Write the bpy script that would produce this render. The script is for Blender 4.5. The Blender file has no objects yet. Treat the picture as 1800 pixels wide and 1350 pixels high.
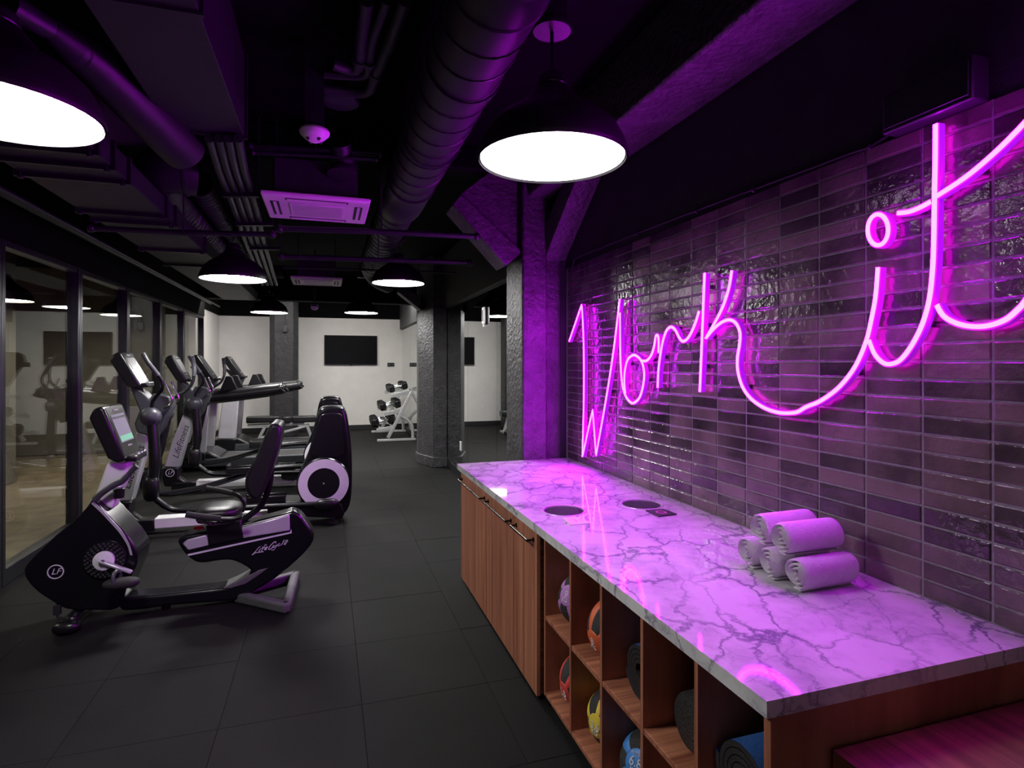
import bpy, bmesh, math, random
from mathutils import Vector, Matrix
random.seed(7)
R = math.radians
sc = bpy.context.scene
COL = sc.collection

# ------------------------------------------------------------------ camera, world, exposure
F, U0, V0, CH = 1020.0, 900.0, 640.0, 1.70          # focal length in px, principal column, horizon row, eye height
YAW = math.atan(325 / 1020.0)
SN, CS = math.sin(YAW), math.cos(YAW)
cam_d = bpy.data.cameras.new('camera'); cam_d.sensor_width = 36; cam_d.lens = F / 1800 * 36
cam_d.shift_y = -(675 - V0) / 1800; cam_d.clip_start = 0.05
cam = bpy.data.objects.new('camera', cam_d); COL.objects.link(cam)
cam.location = (0, 0, CH); cam.rotation_euler = (R(90), 0, -YAW)
sc.camera = cam
wd = bpy.data.worlds.new('world'); sc.world = wd; wd.use_nodes = True
wd.node_tree.nodes['Background'].inputs[0].default_value = (0.5, 0.5, 0.55, 1)
wd.node_tree.nodes['Background'].inputs[1].default_value = 0.02
vs = sc.view_settings
vs.view_transform = 'Standard'; vs.look = 'None'; vs.gamma = 1; vs.exposure = 0.0; vs.use_curve_mapping = False
cy = sc.cycles
cy.max_bounces = 7; cy.diffuse_bounces = 3; cy.glossy_bounces = 4; cy.transparent_max_bounces = 12
cy.caustics_reflective = False; cy.caustics_refractive = False; cy.sample_clamp_indirect = 6
cy.use_denoising = True; cy.use_adaptive_sampling = True; cy.adaptive_threshold = .02
LAMP_N = 54.0       # the near pendant on the left, dimmed
LAMP_L = 78.0       # pendants over the machines
LAMP_R = 3.0       # pendants over the counter side, dimmed
WASH = 84.0         # unseen fittings added to brighten the white end wall
NEON = 145.0
WASH_N = 13.0      # unseen fill fittings added before the white wall behind the viewer

# ------------------------------------------------------------------ pixel helpers (a pixel plus a known plane gives a point of the room)
def ray(u, v):
    x = (u - U0) / F
    return Vector((SN + x * CS, CS - x * SN, -(v - V0) / F))
def at_z(u, v, z):
    r = ray(u, v); d = (z - CH) / r.z; return Vector((d * r.x, d * r.y, z))
def at_y(u, v, Y):
    r = ray(u, v); d = Y / r.y; return Vector((d * r.x, Y, CH + d * r.z))
def at_x(u, v, X):
    r = ray(u, v); d = X / r.x; return Vector((X, d * r.y, CH + d * r.z))
def XZ(pts, Y):
    return [(p.x, p.z) for p in (at_y(u, v, Y) for u, v in pts)]

# ------------------------------------------------------------------ materials
MATS = {}
def nodes(name):
    m = bpy.data.materials.new(name); m.use_nodes = True
    nt = m.node_tree; return m, nt, nt.nodes['Principled BSDF']
def ramp(nt, a, b, ca, cb):
    n = nt.nodes.new('ShaderNodeValToRGB')
    n.color_ramp.elements[0].position = a; n.color_ramp.elements[1].position = b
    n.color_ramp.elements[0].color = (*ca, 1); n.color_ramp.elements[1].color = (*cb, 1)
    return n
def coords(nt, scale=(1, 1, 1), rot=(0, 0, 0), kind='Object'):
    tc = nt.nodes.new('ShaderNodeTexCoord'); mp = nt.nodes.new('ShaderNodeMapping')
    mp.inputs['Scale'].default_value = scale; mp.inputs['Rotation'].default_value = rot
    nt.links.new(tc.outputs[kind], mp.inputs[0]); return mp
def noise(nt, vec, scale, detail=4, rough=0.55, dist=0.0):
    n = nt.nodes.new('ShaderNodeTexNoise'); n.inputs['Scale'].default_value = scale
    n.inputs['Detail'].default_value = detail; n.inputs['Roughness'].default_value = rough; n.inputs['Distortion'].default_value = dist
    nt.links.new(vec.outputs[0], n.inputs['Vector']); return n
def bump(nt, b, src, strength, dist=0.01):
    n = nt.nodes.new('ShaderNodeBump'); n.inputs['Strength'].default_value = strength; n.inputs['Distance'].default_value = dist
    nt.links.new(src, n.inputs['Height']); nt.links.new(n.outputs[0], b.inputs['Normal']); return n
def P(name, col, rough=0.4, metal=0.0, var=0.0, vscale=8, bmp=0.0, bscale=60, coat=0.0, spec=0.5, bdist=0.01):
    m, nt, b = nodes(name)
    b.inputs['Base Color'].default_value = (*col, 1); b.inputs['Roughness'].default_value = rough
    b.inputs['Metallic'].default_value = metal; b.inputs['Coat Weight'].default_value = coat; b.inputs['Coat Roughness'].default_value = 0.08
    b.inputs['Specular IOR Level'].default_value = spec
    mp = coords(nt)
    n1 = noise(nt, mp, vscale)
    k = max(var, 0.04)
    rp = ramp(nt, 0.3, 0.7, tuple(c * (1 - k) for c in col), tuple(min(1, c * (1 + k)) for c in col))
    nt.links.new(n1.outputs[0], rp.inputs[0]); nt.links.new(rp.outputs[0], b.inputs['Base Color'])
    if bmp:
        n2 = noise(nt, mp, bscale, 5); bump(nt, b, n2.outputs[0], bmp, bdist)
    MATS[name] = m; return m
def emit(name, col, s):
    m, nt, b = nodes(name)
    b.inputs['Base Color'].default_value = (*[min(1, c) for c in col], 1)
    b.inputs['Emission Color'].default_value = (*col, 1); b.inputs['Emission Strength'].default_value = s
    MATS[name] = m; return m

P('black_plastic', (.007, .007, .008), .27, 0, .1, 20, .06, 300)
P('black_gloss', (.005, .005, .007), .22, 0, .1, 6, 0, 60, .08)
P('black_vinyl', (.010, .0095, .011), .34, 0, .12, 30, .15, 180)
P('dark_rubber', (.012, .012, .012), .7, 0, .2, 60, .3, 400)
P('black_steel', (.011, .011, .013), .25, .3, .15, 12, .05, 120)
P('grey_plastic', (.045, .048, .055), .36, 0, .1, 14, .05, 200)
P('foot_grey', (.10, .10, .105), .5, 0, .1, 14, .05, 200)
P('silver_paint', (.56, .56, .60), .3, .35, .04, 10)
P('white_plastic', (.78, .78, .80), .35, 0, .04, 10)
P('chrome', (.75, .75, .77), .14, 1, .04, 10)
P('steel', (.78, .78, .80), .36, .75, .05, 20)
P('brushed_steel', (.80, .80, .82), .30, 1, .05, 20)
_b = MATS['brushed_steel'].node_tree; _t = _b.nodes.new('ShaderNodeTangent'); _t.direction_type = 'RADIAL'; _t.axis = 'Z'
_b.nodes['Principled BSDF'].inputs['Anisotropic'].default_value = .85; _b.links.new(_t.outputs[0], _b.nodes['Principled BSDF'].inputs['Tangent'])
P('rack_paint', (.52, .53, .53), .35, .2, .06, 20)
P('screen', (.018, .02, .022), .32, 0, .1, 4)
P('red_plastic', (.75, .03, .04), .35, 0, .05, 10)
P('dark_print', (.03, .03, .035), .5)
P('light_print', (.62, .62, .65), .4)
P('violet_print', (.30, .16, .62), .5)
P('shade_black', (.011, .010, .012), .42, 0, .3, 14, .08, 90)
P('duct_black', (.022, .023, .027), .46, .2, .25, 5, .06, 30)
P('pipe_black', (.026, .027, .033), .36, .3, .2, 8, .06, 60)
P('ceiling_black', (.0018, .0018, .0022), .8, 0, .3, 3, .2, 20, 0, .1)
P('frame_dark', (.035, .037, .042), .33, .6, .1, 10)
P('concrete_black', (.060, .060, .064), .42, 0, .35, 9, .9, 26, 0, .5, .02)
P('concrete_shaded', (.028, .028, .031), .5, 0, .35, 9, .7, 26, 0, .4, .02)  # shade on the far column put into a darker concrete colour
P('plaster_black', (.020, .021, .027), .55, 0, .25, 4, .3, 60)
P('soffit_grey', (.045, .045, .047), .6, 0, .1, 3, .1, 40)
P('baseboard_black', (.012, .012, .014), .45, 0, .1, 10)
P('wall_white', (.74, .725, .70), .6, 0, .03, 3, .05, 120)
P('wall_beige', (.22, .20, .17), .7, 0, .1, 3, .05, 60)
P('corridor_floor', (.30, .24, .17), .45, 0, .3, 4, .1, 40)
P('tv_black', (.002, .002, .003), .35, 0, .1, 4, 0, 60, 0, .1)
P('outlet_white', (.75, .75, .74), .4)
P('ac_white', (.88, .88, .89), .4, 0, .03, 6)
P('slot_dark', (.03, .03, .035), .6)
P('grout', (.30, .27, .31), .75, 0, .2, 60, .3, 300)
P('ball_black', (.028, .028, .028), .6, 0, .3, 60, .8, 160)
for n_, c_ in (('purple', (.52, .22, .62)), ('orange', (.80, .15, .06)), ('red', (.72, .07, .06)), ('yellow', (.78, .60, .06)), ('blue', (.05, .25, .66))):
    P('ball_' + n_, c_, .5, 0, .06, 30)
P('mat_black', (.025, .022, .023), .8, 0, .3, 90, .8, 220)
P('mat_blue', (.035, .13, .42), .6, 0, .15, 60, .5, 160)
P('foam_black', (.03, .03, .03), .45, 0, .8, 130, 1.0, 160)
P('card_white', (.8, .8, .8), .35)
P('card_black', (.02, .015, .03), .35)
P('card_pink', (.75, .08, .45), .35)
P('handle_bronze', (.055, .045, .042), .22, .9, .1, 20)
P('towel', (.82, .80, .82), .95, 0, .05, 60, 1.0, 230, 0, .1, .006)
P('bracket_dark', (.02, .015, .025), .5)
P('stone_edge', (.42, .42, .40), .4)
emit('diffuser_left', (1.0, .97, .96), LAMP_L)
emit('diffuser_near', (1.0, .97, .96), LAMP_N)
emit('diffuser_right', (1.0, .97, .98), LAMP_R)
emit('diffuser_corridor', (1.0, .88, .70), 40)
emit('wash_light', (1.0, .96, .91), WASH)
emit('wash_light_near', (1.0, .97, .95), WASH_N)
emit('neon_core', (.66, .0042, 1.0), NEON)
emit('neon_body', (.42, .008, .72), .55)
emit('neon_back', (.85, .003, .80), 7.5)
emit('screen_lit', (.22, .24, .26), .10)
emit('screen_green', (.16, .50, .28), .45)
for k_ in ('neon_body', 'screen_lit', 'screen_green'): MATS[k_].cycles.emission_sampling = 'NONE'      # too dim to be worth sampling as lamps

def mat_rubber():
    m, nt, b = nodes('rubber_mat'); mp = coords(nt)
    oi = nt.nodes.new('ShaderNodeObjectInfo')
    n1 = noise(nt, mp, 2.2, 6, .6); n2 = noise(nt, mp, 420, 2, .6)
    r1 = ramp(nt, .3, .75, (.0050, .0050, .0050), (.0095, .0095, .0090))
    nt.links.new(n1.outputs[0], r1.inputs[0])
    r2 = ramp(nt, .69, .76, (0, 0, 0), (1, 1, 1)); nt.links.new(n2.outputs[0], r2.inputs[0])
    mx = nt.nodes.new('ShaderNodeMix'); mx.data_type = 'RGBA'; mx.inputs[7].default_value = (.06, .06, .06, 1)
    nt.links.new(r2.outputs[0], mx.inputs[0]); nt.links.new(r1.outputs[0], mx.inputs[6])
    mm = nt.nodes.new('ShaderNodeMath'); mm.operation = 'MULTIPLY_ADD'; mm.inputs[1].default_value = .16; mm.inputs[2].default_value = .92
    nt.links.new(oi.outputs['Random'], mm.inputs[0])
    hs = nt.nodes.new('ShaderNodeHueSaturation'); nt.links.new(mm.outputs[0], hs.inputs['Value']); nt.links.new(mx.outputs[2], hs.inputs['Color'])
    nt.links.new(hs.outputs[0], b.inputs['Base Color']); b.inputs['Roughness'].default_value = .68; b.inputs['Specular IOR Level'].default_value = .14
    n3 = noise(nt, mp, 260, 3); bump(nt, b, n3.outputs[0], .5, .004); MATS['rubber_mat'] = m
mat_rubber()
def mat_tile():
    m, nt, b = nodes('glazed_tile'); tc = nt.nodes.new('ShaderNodeTexCoord'); oi = nt.nodes.new('ShaderNodeObjectInfo')
    ad = nt.nodes.new('ShaderNodeVectorMath'); ad.operation = 'MULTIPLY_ADD'; ad.inputs[1].default_value = (1, 1, 1)
    geo = nt.nodes.new('ShaderNodeNewGeometry')
    n1 = nt.nodes.new('ShaderNodeTexNoise'); n1.inputs['Scale'].default_value = 5; n1.inputs['Detail'].default_value = 5
    n2 = nt.nodes.new('ShaderNodeTexNoise'); n2.inputs['Scale'].default_value = 34; n2.inputs['Detail'].default_value = 3
    nt.links.new(geo.outputs['Position'], n1.inputs['Vector']); nt.links.new(geo.outputs['Position'], n2.inputs['Vector'])
    mul = nt.nodes.new('ShaderNodeMath'); mul.operation = 'MULTIPLY_ADD'; mul.inputs[1].default_value = .55; nt.links.new(oi.outputs['Random'], mul.inputs[0]); nt.links.new(n1.outputs[0], mul.inputs[2])
    rp = ramp(nt, .30, .95, (.026, .021, .025), (.20, .145, .145)); rp.color_ramp.elements.new(.62).color = (.078, .060, .064, 1)
    md = nt.nodes.new('ShaderNodeMath'); md.operation = 'MULTIPLY'; md.inputs[1].default_value = .92
    nt.links.new(mul.outputs[0], md.inputs[0]); nt.links.new(md.outputs[0], rp.inputs[0]); nt.links.new(rp.outputs[0], b.inputs['Base Color'])
    rr = ramp(nt, .3, .7, (.08,) * 3, (.22,) * 3); nt.links.new(n1.outputs[0], rr.inputs[0]); nt.links.new(rr.outputs[0], b.inputs['Roughness'])
    b.inputs['Specular IOR Level'].default_value = .7
    bump(nt, b, n2.outputs[0], .32, .010); MATS['glazed_tile'] = m
mat_tile()
def mat_marble():
    m, nt, b = nodes('marble'); mp = coords(nt, (1, 1, 1), (0, 0, .5))
    nd = noise(nt, mp, 3.4, 8, .65)
    vm = nt.nodes.new('ShaderNodeMix'); vm.data_type = 'VECTOR'; vm.inputs[0].default_value = .22
    nt.links.new(mp.outputs[0], vm.inputs[4]); nt.links.new(nd.outputs[1], vm.inputs[5])
    def vein(scale, w, stretch):
        mpp = nt.nodes.new('ShaderNodeMapping'); mpp.inputs['Scale'].default_value = stretch
        nt.links.new(vm.outputs[1], mpp.inputs[0])
        v = nt.nodes.new('ShaderNodeTexVoronoi'); v.feature = 'DISTANCE_TO_EDGE'; v.inputs['Scale'].default_value = scale
        nt.links.new(mpp.outputs[0], v.inputs['Vector'])
        r = ramp(nt, 0, w, (1, 1, 1), (0, 0, 0)); nt.links.new(v.outputs['Distance'], r.inputs[0]); return r
    v1 = vein(5.6, .050, (1.5, .75, 1)); v2 = vein(13, .045, (1.3, .75, 1))
    n2 = noise(nt, mp, 5, 5, .6); r2 = ramp(nt, .42, .72, (0, 0, 0), (1, 1, 1)); nt.links.new(n2.outputs[0], r2.inputs[0])
    def mixc(fac, a, bcol, mulv):
        q = nt.nodes.new('ShaderNodeMath'); q.operation = 'MULTIPLY'; q.inputs[1].default_value = mulv; nt.links.new(fac, q.inputs[0])
        mx = nt.nodes.new('ShaderNodeMix'); mx.data_type = 'RGBA'; nt.links.new(q.outputs[0], mx.inputs[0])
        if isinstance(a, tuple): mx.inputs[6].default_value = (*a, 1)
        else: nt.links.new(a, mx.inputs[6])
        mx.inputs[7].default_value = (*bcol, 1); return mx.outputs[2]
    c = mixc(r2.outputs[0], (.74, .74, .73), (.36, .35, .40), .75)
    mk = nt.nodes.new('ShaderNodeMath'); mk.operation = 'MULTIPLY'; nt.links.new(v1.outputs[0], mk.inputs[0])
    n4 = noise(nt, mp, 3.1, 3); r4 = ramp(nt, .30, .58, (0, 0, 0), (1, 1, 1)); nt.links.new(n4.outputs[0], r4.inputs[0]); nt.links.new(r4.outputs[0], mk.inputs[1])
    c = mixc(mk.outputs[0], c, (.12, .10, .20), .9)
    mk2 = nt.nodes.new('ShaderNodeMath'); mk2.operation = 'MULTIPLY'; nt.links.new(v2.outputs[0], mk2.inputs[0]); nt.links.new(r2.outputs[0], mk2.inputs[1])
    c = mixc(mk2.outputs[0], c, (.16, .14, .22), .75)
    nt.links.new(c, b.inputs['Base Color']); b.inputs['Roughness'].default_value = .05; b.inputs['Specular IOR Level'].default_value = .45
    MATS['marble'] = m
mat_marble()
def mat_wood(name, scale, c0, c1, rough=.42):
    m, nt, b = nodes(name); mp = coords(nt, scale)
    n1 = noise(nt, mp, 1.0, 3, .6, .3); n2 = noise(nt, mp, 6.0, 4, .7)
    ad = nt.nodes.new('ShaderNodeMath'); ad.operation = 'MULTIPLY_ADD'; ad.inputs[1].default_value = .35
    nt.links.new(n2.outputs[0], ad.inputs[0]); nt.links.new(n1.outputs[0], ad.inputs[2])
    rp = ramp(nt, .48, .88, c0, c1); nt.links.new(ad.outputs[0], rp.inputs[0]); nt.links.new(rp.outputs[0], b.inputs['Base Color'])
    b.inputs['Roughness'].default_value = rough; bump(nt, b, n2.outputs[0], .12, .003); MATS[name] = m
WC0, WC1 = (.23, .070, .038), (.56, .235, .130)
mat_wood('walnut_upright', (3, 34, .7), WC0, WC1)      # grain runs up
mat_wood('walnut_deep', (.9, 46, 46), WC0, WC1)        # grain runs across the depth
mat_wood('walnut_along', (46, .9, 46), WC0, WC1)       # grain runs along the counter
mat_wood('walnut_box', (26, .8, 26), (.13, .055, .03), (.40, .18, .09), .3)
MATS['walnut_box'].node_tree.nodes['Principled BSDF'].inputs['Coat Weight'].default_value = .6; MATS['walnut_box'].node_tree.nodes['Principled BSDF'].inputs['Coat Roughness'].default_value = .25
def mat_glass():
    m = bpy.data.materials.new('pane_glass'); m.use_nodes = True; nt = m.node_tree; nt.nodes.clear()
    o = nt.nodes.new('ShaderNodeOutputMaterial'); mx = nt.nodes.new('ShaderNodeMixShader'); t = nt.nodes.new('ShaderNodeBsdfTransparent'); g = nt.nodes.new('ShaderNodeBsdfGlossy')
    fr = nt.nodes.new('ShaderNodeFresnel'); fr.inputs[0].default_value = 1.62
    t.inputs[0].default_value = (.80, .82, .80, 1); g.inputs['Roughness'].default_value = .005; g.inputs[0].default_value = (.95, .97, .95, 1)
    mp = coords(nt); n = noise(nt, mp, 1.3, 2); bm_ = nt.nodes.new('ShaderNodeBump'); bm_.inputs['Strength'].default_value = .03; bm_.inputs['Distance'].default_value = .01
    nt.links.new(n.outputs[0], bm_.inputs['Height']); nt.links.new(bm_.outputs[0], g.inputs['Normal'])
    ge = nt.nodes.new('ShaderNodeNewGeometry'); io = nt.nodes.new('ShaderNodeMath'); io.operation = 'MULTIPLY_ADD'      # same ratio on entry and exit
    io.inputs[1].default_value = 1 / 1.5 - 1.5; io.inputs[2].default_value = 1.5; nt.links.new(ge.outputs['Backfacing'], io.inputs[0]); nt.links.new(io.outputs[0], fr.inputs[0])
    nt.links.new(fr.outputs[0], mx.inputs[0]); nt.links.new(t.outputs[0], mx.inputs[1]); nt.links.new(g.outputs[0], mx.inputs[2]); nt.links.new(mx.outputs[0], o.inputs[0]); MATS['pane_glass'] = m
mat_glass()
def mat_mirror():
    m, nt, b = nodes('mirror'); b.inputs['Metallic'].default_value = 1; b.inputs['Roughness'].default_value = .01
    mp = coords(nt); n = noise(nt, mp, .8, 2); rp = ramp(nt, .3, .7, (.70, .72, .72), (.74, .76, .76)); nt.links.new(n.outputs[0], rp.inputs[0]); nt.links.new(rp.outputs[0], b.inputs['Base Color']); MATS['mirror'] = m
mat_mirror()

# ------------------------------------------------------------------ mesh helpers
def catmull(pts, n=5, closed=False):
    out = []; L = len(pts); rng = range(L) if closed else range(L - 1)
    for i in rng:
        if closed: p = [pts[(i + k - 1) % L] for k in range(4)]
        else: p = [pts[max(0, min(L - 1, i + k - 1))] for k in range(4)]
        for s in range(n):
            t = s / n; q = []
            for a, b_, c, d in zip(*p):
                q.append(.5 * (2 * b_ + (c - a) * t + (2 * a - 5 * b_ + 4 * c - d) * t * t + (3 * b_ - a - 3 * c + d) * t ** 3))
            out.append(tuple(q))
    if not closed: out.append(tuple(pts[-1]))
    return out
def world_loc(o):
    v = Vector((0, 0, 0))
    while o is not None: v += o.location; o = o.parent
    return v
class MB:
    def __init__(s): s.v = []; s.f = []
    def add(s, vs, fs):
        k = len(s.v); s.v += [tuple(v) for v in vs]; s.f += [tuple(i + k for i in f) for f in fs]; return s
    def box(s, x0, x1, y0, y1, z0, z1):
        return s.add([(x0, y0, z0), (x1, y0, z0), (x1, y1, z0), (x0, y1, z0), (x0, y0, z1), (x1, y0, z1), (x1, y1, z1), (x0, y1, z1)],
                     [(0, 3, 2, 1), (4, 5, 6, 7), (0, 1, 5, 4), (1, 2, 6, 5), (2, 3, 7, 6), (3, 0, 4, 7)])
    def hexa(s, lo, hi):                                  # 4 low corners, 4 high corners, same order
        return s.add(list(lo) + list(hi), [(0, 3, 2, 1), (4, 5, 6, 7), (0, 1, 5, 4), (1, 2, 6, 5), (2, 3, 7, 6), (3, 0, 4, 7)])
    def ngon(s, pts, vec):                                # planar outline pushed along vec
        n = len(pts); vec = Vector(vec)
        return s.add([Vector(p) for p in pts] + [Vector(p) + vec for p in pts],
                     [tuple(range(n))[::-1], tuple(range(n, 2 * n))] + [(i, (i + 1) % n, n + (i + 1) % n, n + i) for i in range(n)])
    def prism_y(s, xz, y0, y1): return s.ngon([(x, y0, z) for x, z in xz], (0, y1 - y0, 0))
    def tube(s, path, r, n=10, caps=True, closed=False):
        path = [Vector(p) for p in path]; L = len(path); rs = r if isinstance(r, (list, tuple)) else [r] * L
        t0 = (path[1] - path[0]).normalized(); up = Vector((0, 0, 1)) if abs(t0.z) < .9 else Vector((1, 0, 0))
        nrm = t0.cross(up).normalized(); k = len(s.v); prev = t0
        for i, p in enumerate(path):
            if closed: t = (path[(i + 1) % L] - path[i - 1]).normalized()
            elif i == 0: t = t0
            elif i == L - 1: t = (p - path[i - 1]).normalized()
            else: t = ((path[i + 1] - p).normalized() + (p - path[i - 1]).normalized()).normalized()
            q = prev.rotation_difference(t); nrm = (q @ nrm); nrm = (nrm - t * nrm.dot(t)).normalized(); prev = t
            bn = t.cross(nrm)
            for j in range(n):
                a = 2 * math.pi * j / n; s.v.append(tuple(p + (nrm * math.cos(a) + bn * math.sin(a)) * rs[i]))
        for i in range(L if closed else L - 1):
            for j in range(n):
                a, b_ = k + i * n + j, k + i * n + (j + 1) % n; i2 = (i + 1) % L
                s.f.append((a, b_, k + i2 * n + (j + 1) % n, k + i2 * n + j))
        if caps and not closed:
            s.f.append(tuple(k + j for j in range(n))[::-1]); s.f.append(tuple(k + (L - 1) * n + j for j in range(n)))
        return s
    def cyl(s, a, b_, r, n=20): return s.tube([a, b_], r, n)
    def bar(s, a, b_, w, h, up=(0, 0, 1)):                # rectangular bar
        a, b_ = Vector(a), Vector(b_); t = (b_ - a).normalized(); up = Vector(up)
        sd = t.cross(up).normalized() * w / 2; u2 = sd.cross(t).normalized() * h / 2
        return s.hexa([a - sd - u2, a + sd - u2, a + sd + u2, a - sd + u2], [b_ - sd - u2, b_ + sd - u2, b_ + sd + u2, b_ - sd + u2])
    def lathe(s, prof, o, axis=(0, 0, 1), n=28, close=False):
        o = Vector(o); ax = Vector(axis).normalized(); e1 = ax.orthogonal().normalized(); e2 = ax.cross(e1); k = len(s.v)
        for r_, z_ in prof:
            for j in range(n):
                a = 2 * math.pi * j / n; s.v.append(tuple(o + ax * z_ + (e1 * math.cos(a) + e2 * math.sin(a)) * r_))
        m = len(prof)
        for i in range(m if close else m - 1):
            for j in range(n):
                i2 = (i + 1) % m; s.f.append((k + i * n + j, k + i * n + (j + 1) % n, k + i2 * n + (j + 1) % n, k + i2 * n + j))
        return s
    def ball(s, c, rx, ry=None, rz=None, n=18, m=10, ex=1.0):
        ry = ry or rx; rz = rz or rx; k = len(s.v); pw = lambda q: math.copysign(abs(q) ** ex, q)
        for i in range(m + 1):
            th = math.pi * i / m
            for j in range(n):
                ph = 2 * math.pi * j / n
                s.v.append((c[0] + rx * pw(math.sin(th)) * pw(math.cos(ph)), c[1] + ry * pw(math.sin(th)) * pw(math.sin(ph)), c[2] + rz * pw(math.cos(th))))
        for i in range(m):
            for j in range(n):
                s.f.append((k + i * n + j, k + (i + 1) * n + j, k + (i + 1) * n + (j + 1) % n, k + i * n + (j + 1) % n))
        return s
    def mesh(s, name, smooth=True, off=Vector((0, 0, 0))):
        me = bpy.data.meshes.new(name); me.from_pydata([tuple(Vector(v) - off) for v in s.v], [], s.f)
        bm = bmesh.new(); bm.from_mesh(me); bmesh.ops.remove_doubles(bm, verts=bm.verts, dist=1e-6); bmesh.ops.recalc_face_normals(bm, faces=bm.faces); bm.to_mesh(me); bm.free()
        if smooth:
            me.shade_smooth(); me.set_sharp_from_angle(angle=R(38))
        return me
    def build(s, name, mat, parent=None, bevel=0.0, seg=2, smooth=True):
        me = s.mesh(name, smooth, world_loc(parent) if parent else Vector((0, 0, 0)))
        me.materials.append(MATS[mat]); o = bpy.data.objects.new(name, me); COL.objects.link(o)
        if parent: o.parent = parent
        if bevel:
            md = o.modifiers.new('bevel', 'BEVEL'); md.width = bevel; md.segments = seg; md.limit_method = 'ANGLE'; md.angle_limit = R(40)
            md.harden_normals = False
        return o
def tag(o, label=None, cat=None, group=None, kind=None):
    if label: o['label'] = label
    if cat: o['category'] = cat
    if group: o['group'] = group
    if kind: o['kind'] = kind
    return o
def thing(name, label, cat, loc=(0, 0, 0), group=None):
    o = bpy.data.objects.new(name, None); o.empty_display_size = .1; COL.objects.link(o); o.location = loc
    return tag(o, label, cat, group)
def struct_root(name, label, loc=(0, 0, 0)):
    o = bpy.data.objects.new(name, None); COL.objects.link(o); o.location = loc; return tag(o, label, kind='structure')
def struct(mb, name, mat, label=None, bevel=0, **k):
    return tag(mb.build(name, mat, None, bevel, **k), label, kind='structure')
def copy_tree(o, parent=None):
    c = o.copy(); COL.objects.link(c); c.parent = parent
    for ch in list(o.children): copy_tree(ch, c)
    return c
def text(name, s, size, pos, mat, parent, rot=None, theta=0.0, shear=0.0, align='CENTER', ext=.0008):
    cu = bpy.data.curves.new(name, 'FONT'); cu.body = s; cu.size = size; cu.align_x = align; cu.align_y = 'CENTER'; cu.shear = shear; cu.extrude = ext
    cu.materials.append(MATS[mat]); o = bpy.data.objects.new(name, cu); COL.objects.link(o); o.parent = parent
    if rot is None: rot = Matrix.Rotation(R(90), 3, 'X') @ Matrix.Rotation(theta, 3, 'Z')     # faces -y
    bpy.context.view_layer.update()
    me = bpy.data.meshes.new_from_object(o.evaluated_get(bpy.context.evaluated_depsgraph_get())); me.name = name
    bpy.data.objects.remove(o); bpy.data.curves.remove(cu)
    o = bpy.data.objects.new(name, me); COL.objects.link(o); o.parent = parent
    if not me.materials: me.materials.append(MATS[mat])
    o.matrix_local = Matrix.Translation(Vector(pos) - world_loc(parent)) @ rot.to_4x4(); return o
def frame_rot(n, up):                                      # text frame whose z is n and y is close to up
    n = Vector(n).normalized(); x = Vector(up).cross(n).normalized(); y = n.cross(x)
    return Matrix((x, y, n)).transposed()

# ------------------------------------------------------------------ the room
XG, XW, XM, YB, ZC = -2.40, 1.96, 1.90, 15.60, 3.50     # glass line, tiled wall, mirror, end wall, ceiling
YN = -2.6
fl = struct(MB().box(-6.2, 2.2, YN, YB + .2, -.06, -.014), 'floor', 'corridor_floor', 'dark rubber matting over the gym floor')
def mat_mesh(w, d):
    b_ = .0014; me = MB(); x, y = w / 2 - .0006, d / 2 - .0006
    me.add([(-x, -y, -.014), (x, -y, -.014), (x, y, -.014), (-x, y, -.014), (-x, -y, -b_), (x, -y, -b_), (x, y, -b_), (-x, y, -b_), (-x + b_, -y + b_, 0), (x - b_, -y + b_, 0), (x - b_, y - b_, 0), (-x + b_, y - b_, 0)],
           [(0, 3, 2, 1), (0, 1, 5, 4), (1, 2, 6, 5), (2, 3, 7, 6), (3, 0, 4, 7), (4, 5, 9, 8), (5, 6, 10, 9), (6, 7, 11, 10), (7, 4, 8, 11), (8, 9, 10, 11)])
    q = me.mesh('rubber_mat', False); q.materials.append(MATS['rubber_mat']); return q
cache = {}
xs = [-2.36] + [.165 + .65 * k for k in range(-3, 3)] + [1.95]
ys = [2.99 + .655 * k for k in range(-8, 20)]
ys = [y for y in ys if y > YN + .3 and y < YB - .2]; ys = [YN + .05] + ys + [YB - .02]
for i in range(len(xs) - 1):
    for j in range(len(ys) - 1):
        w, d = round(xs[i + 1] - xs[i], 3), round(ys[j + 1] - ys[j], 3)
        if (w, d) not in cache: cache[(w, d)] = mat_mesh(w, d)
        o = bpy.data.objects.new('mat', cache[(w, d)]); COL.objects.link(o); o.parent = fl
        o.location = ((xs[i] + xs[i + 1]) / 2, (ys[j] + ys[j + 1]) / 2, random.uniform(-.0012, .0004))
struct(MB().box(-6.2, 2.2, YN, YB + .2, ZC, ZC + .1), 'ceiling', 'ceiling_black', 'black painted ceiling above the ducts')
# end wall
wb = struct(MB().box(-2.7, 2.1, YB, YB + .12, 0, 2.88), 'wall_back', 'wall_white', 'white end wall with the television')
MB().box(-2.7, 2.1, YB, YB + .12, 2.88, ZC).build('upper_band', 'ceiling_black', wb)
struct(MB().box(-2.52, XM, YB - .018, YB, 0, .12), 'baseboard_back', 'baseboard_black', 'black baseboard under the white end wall')
struct(MB().box(-6.2, 2.2, YN - .1, YN, 0, ZC), 'wall_front', 'wall_white', 'white wall behind the viewer')
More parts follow.
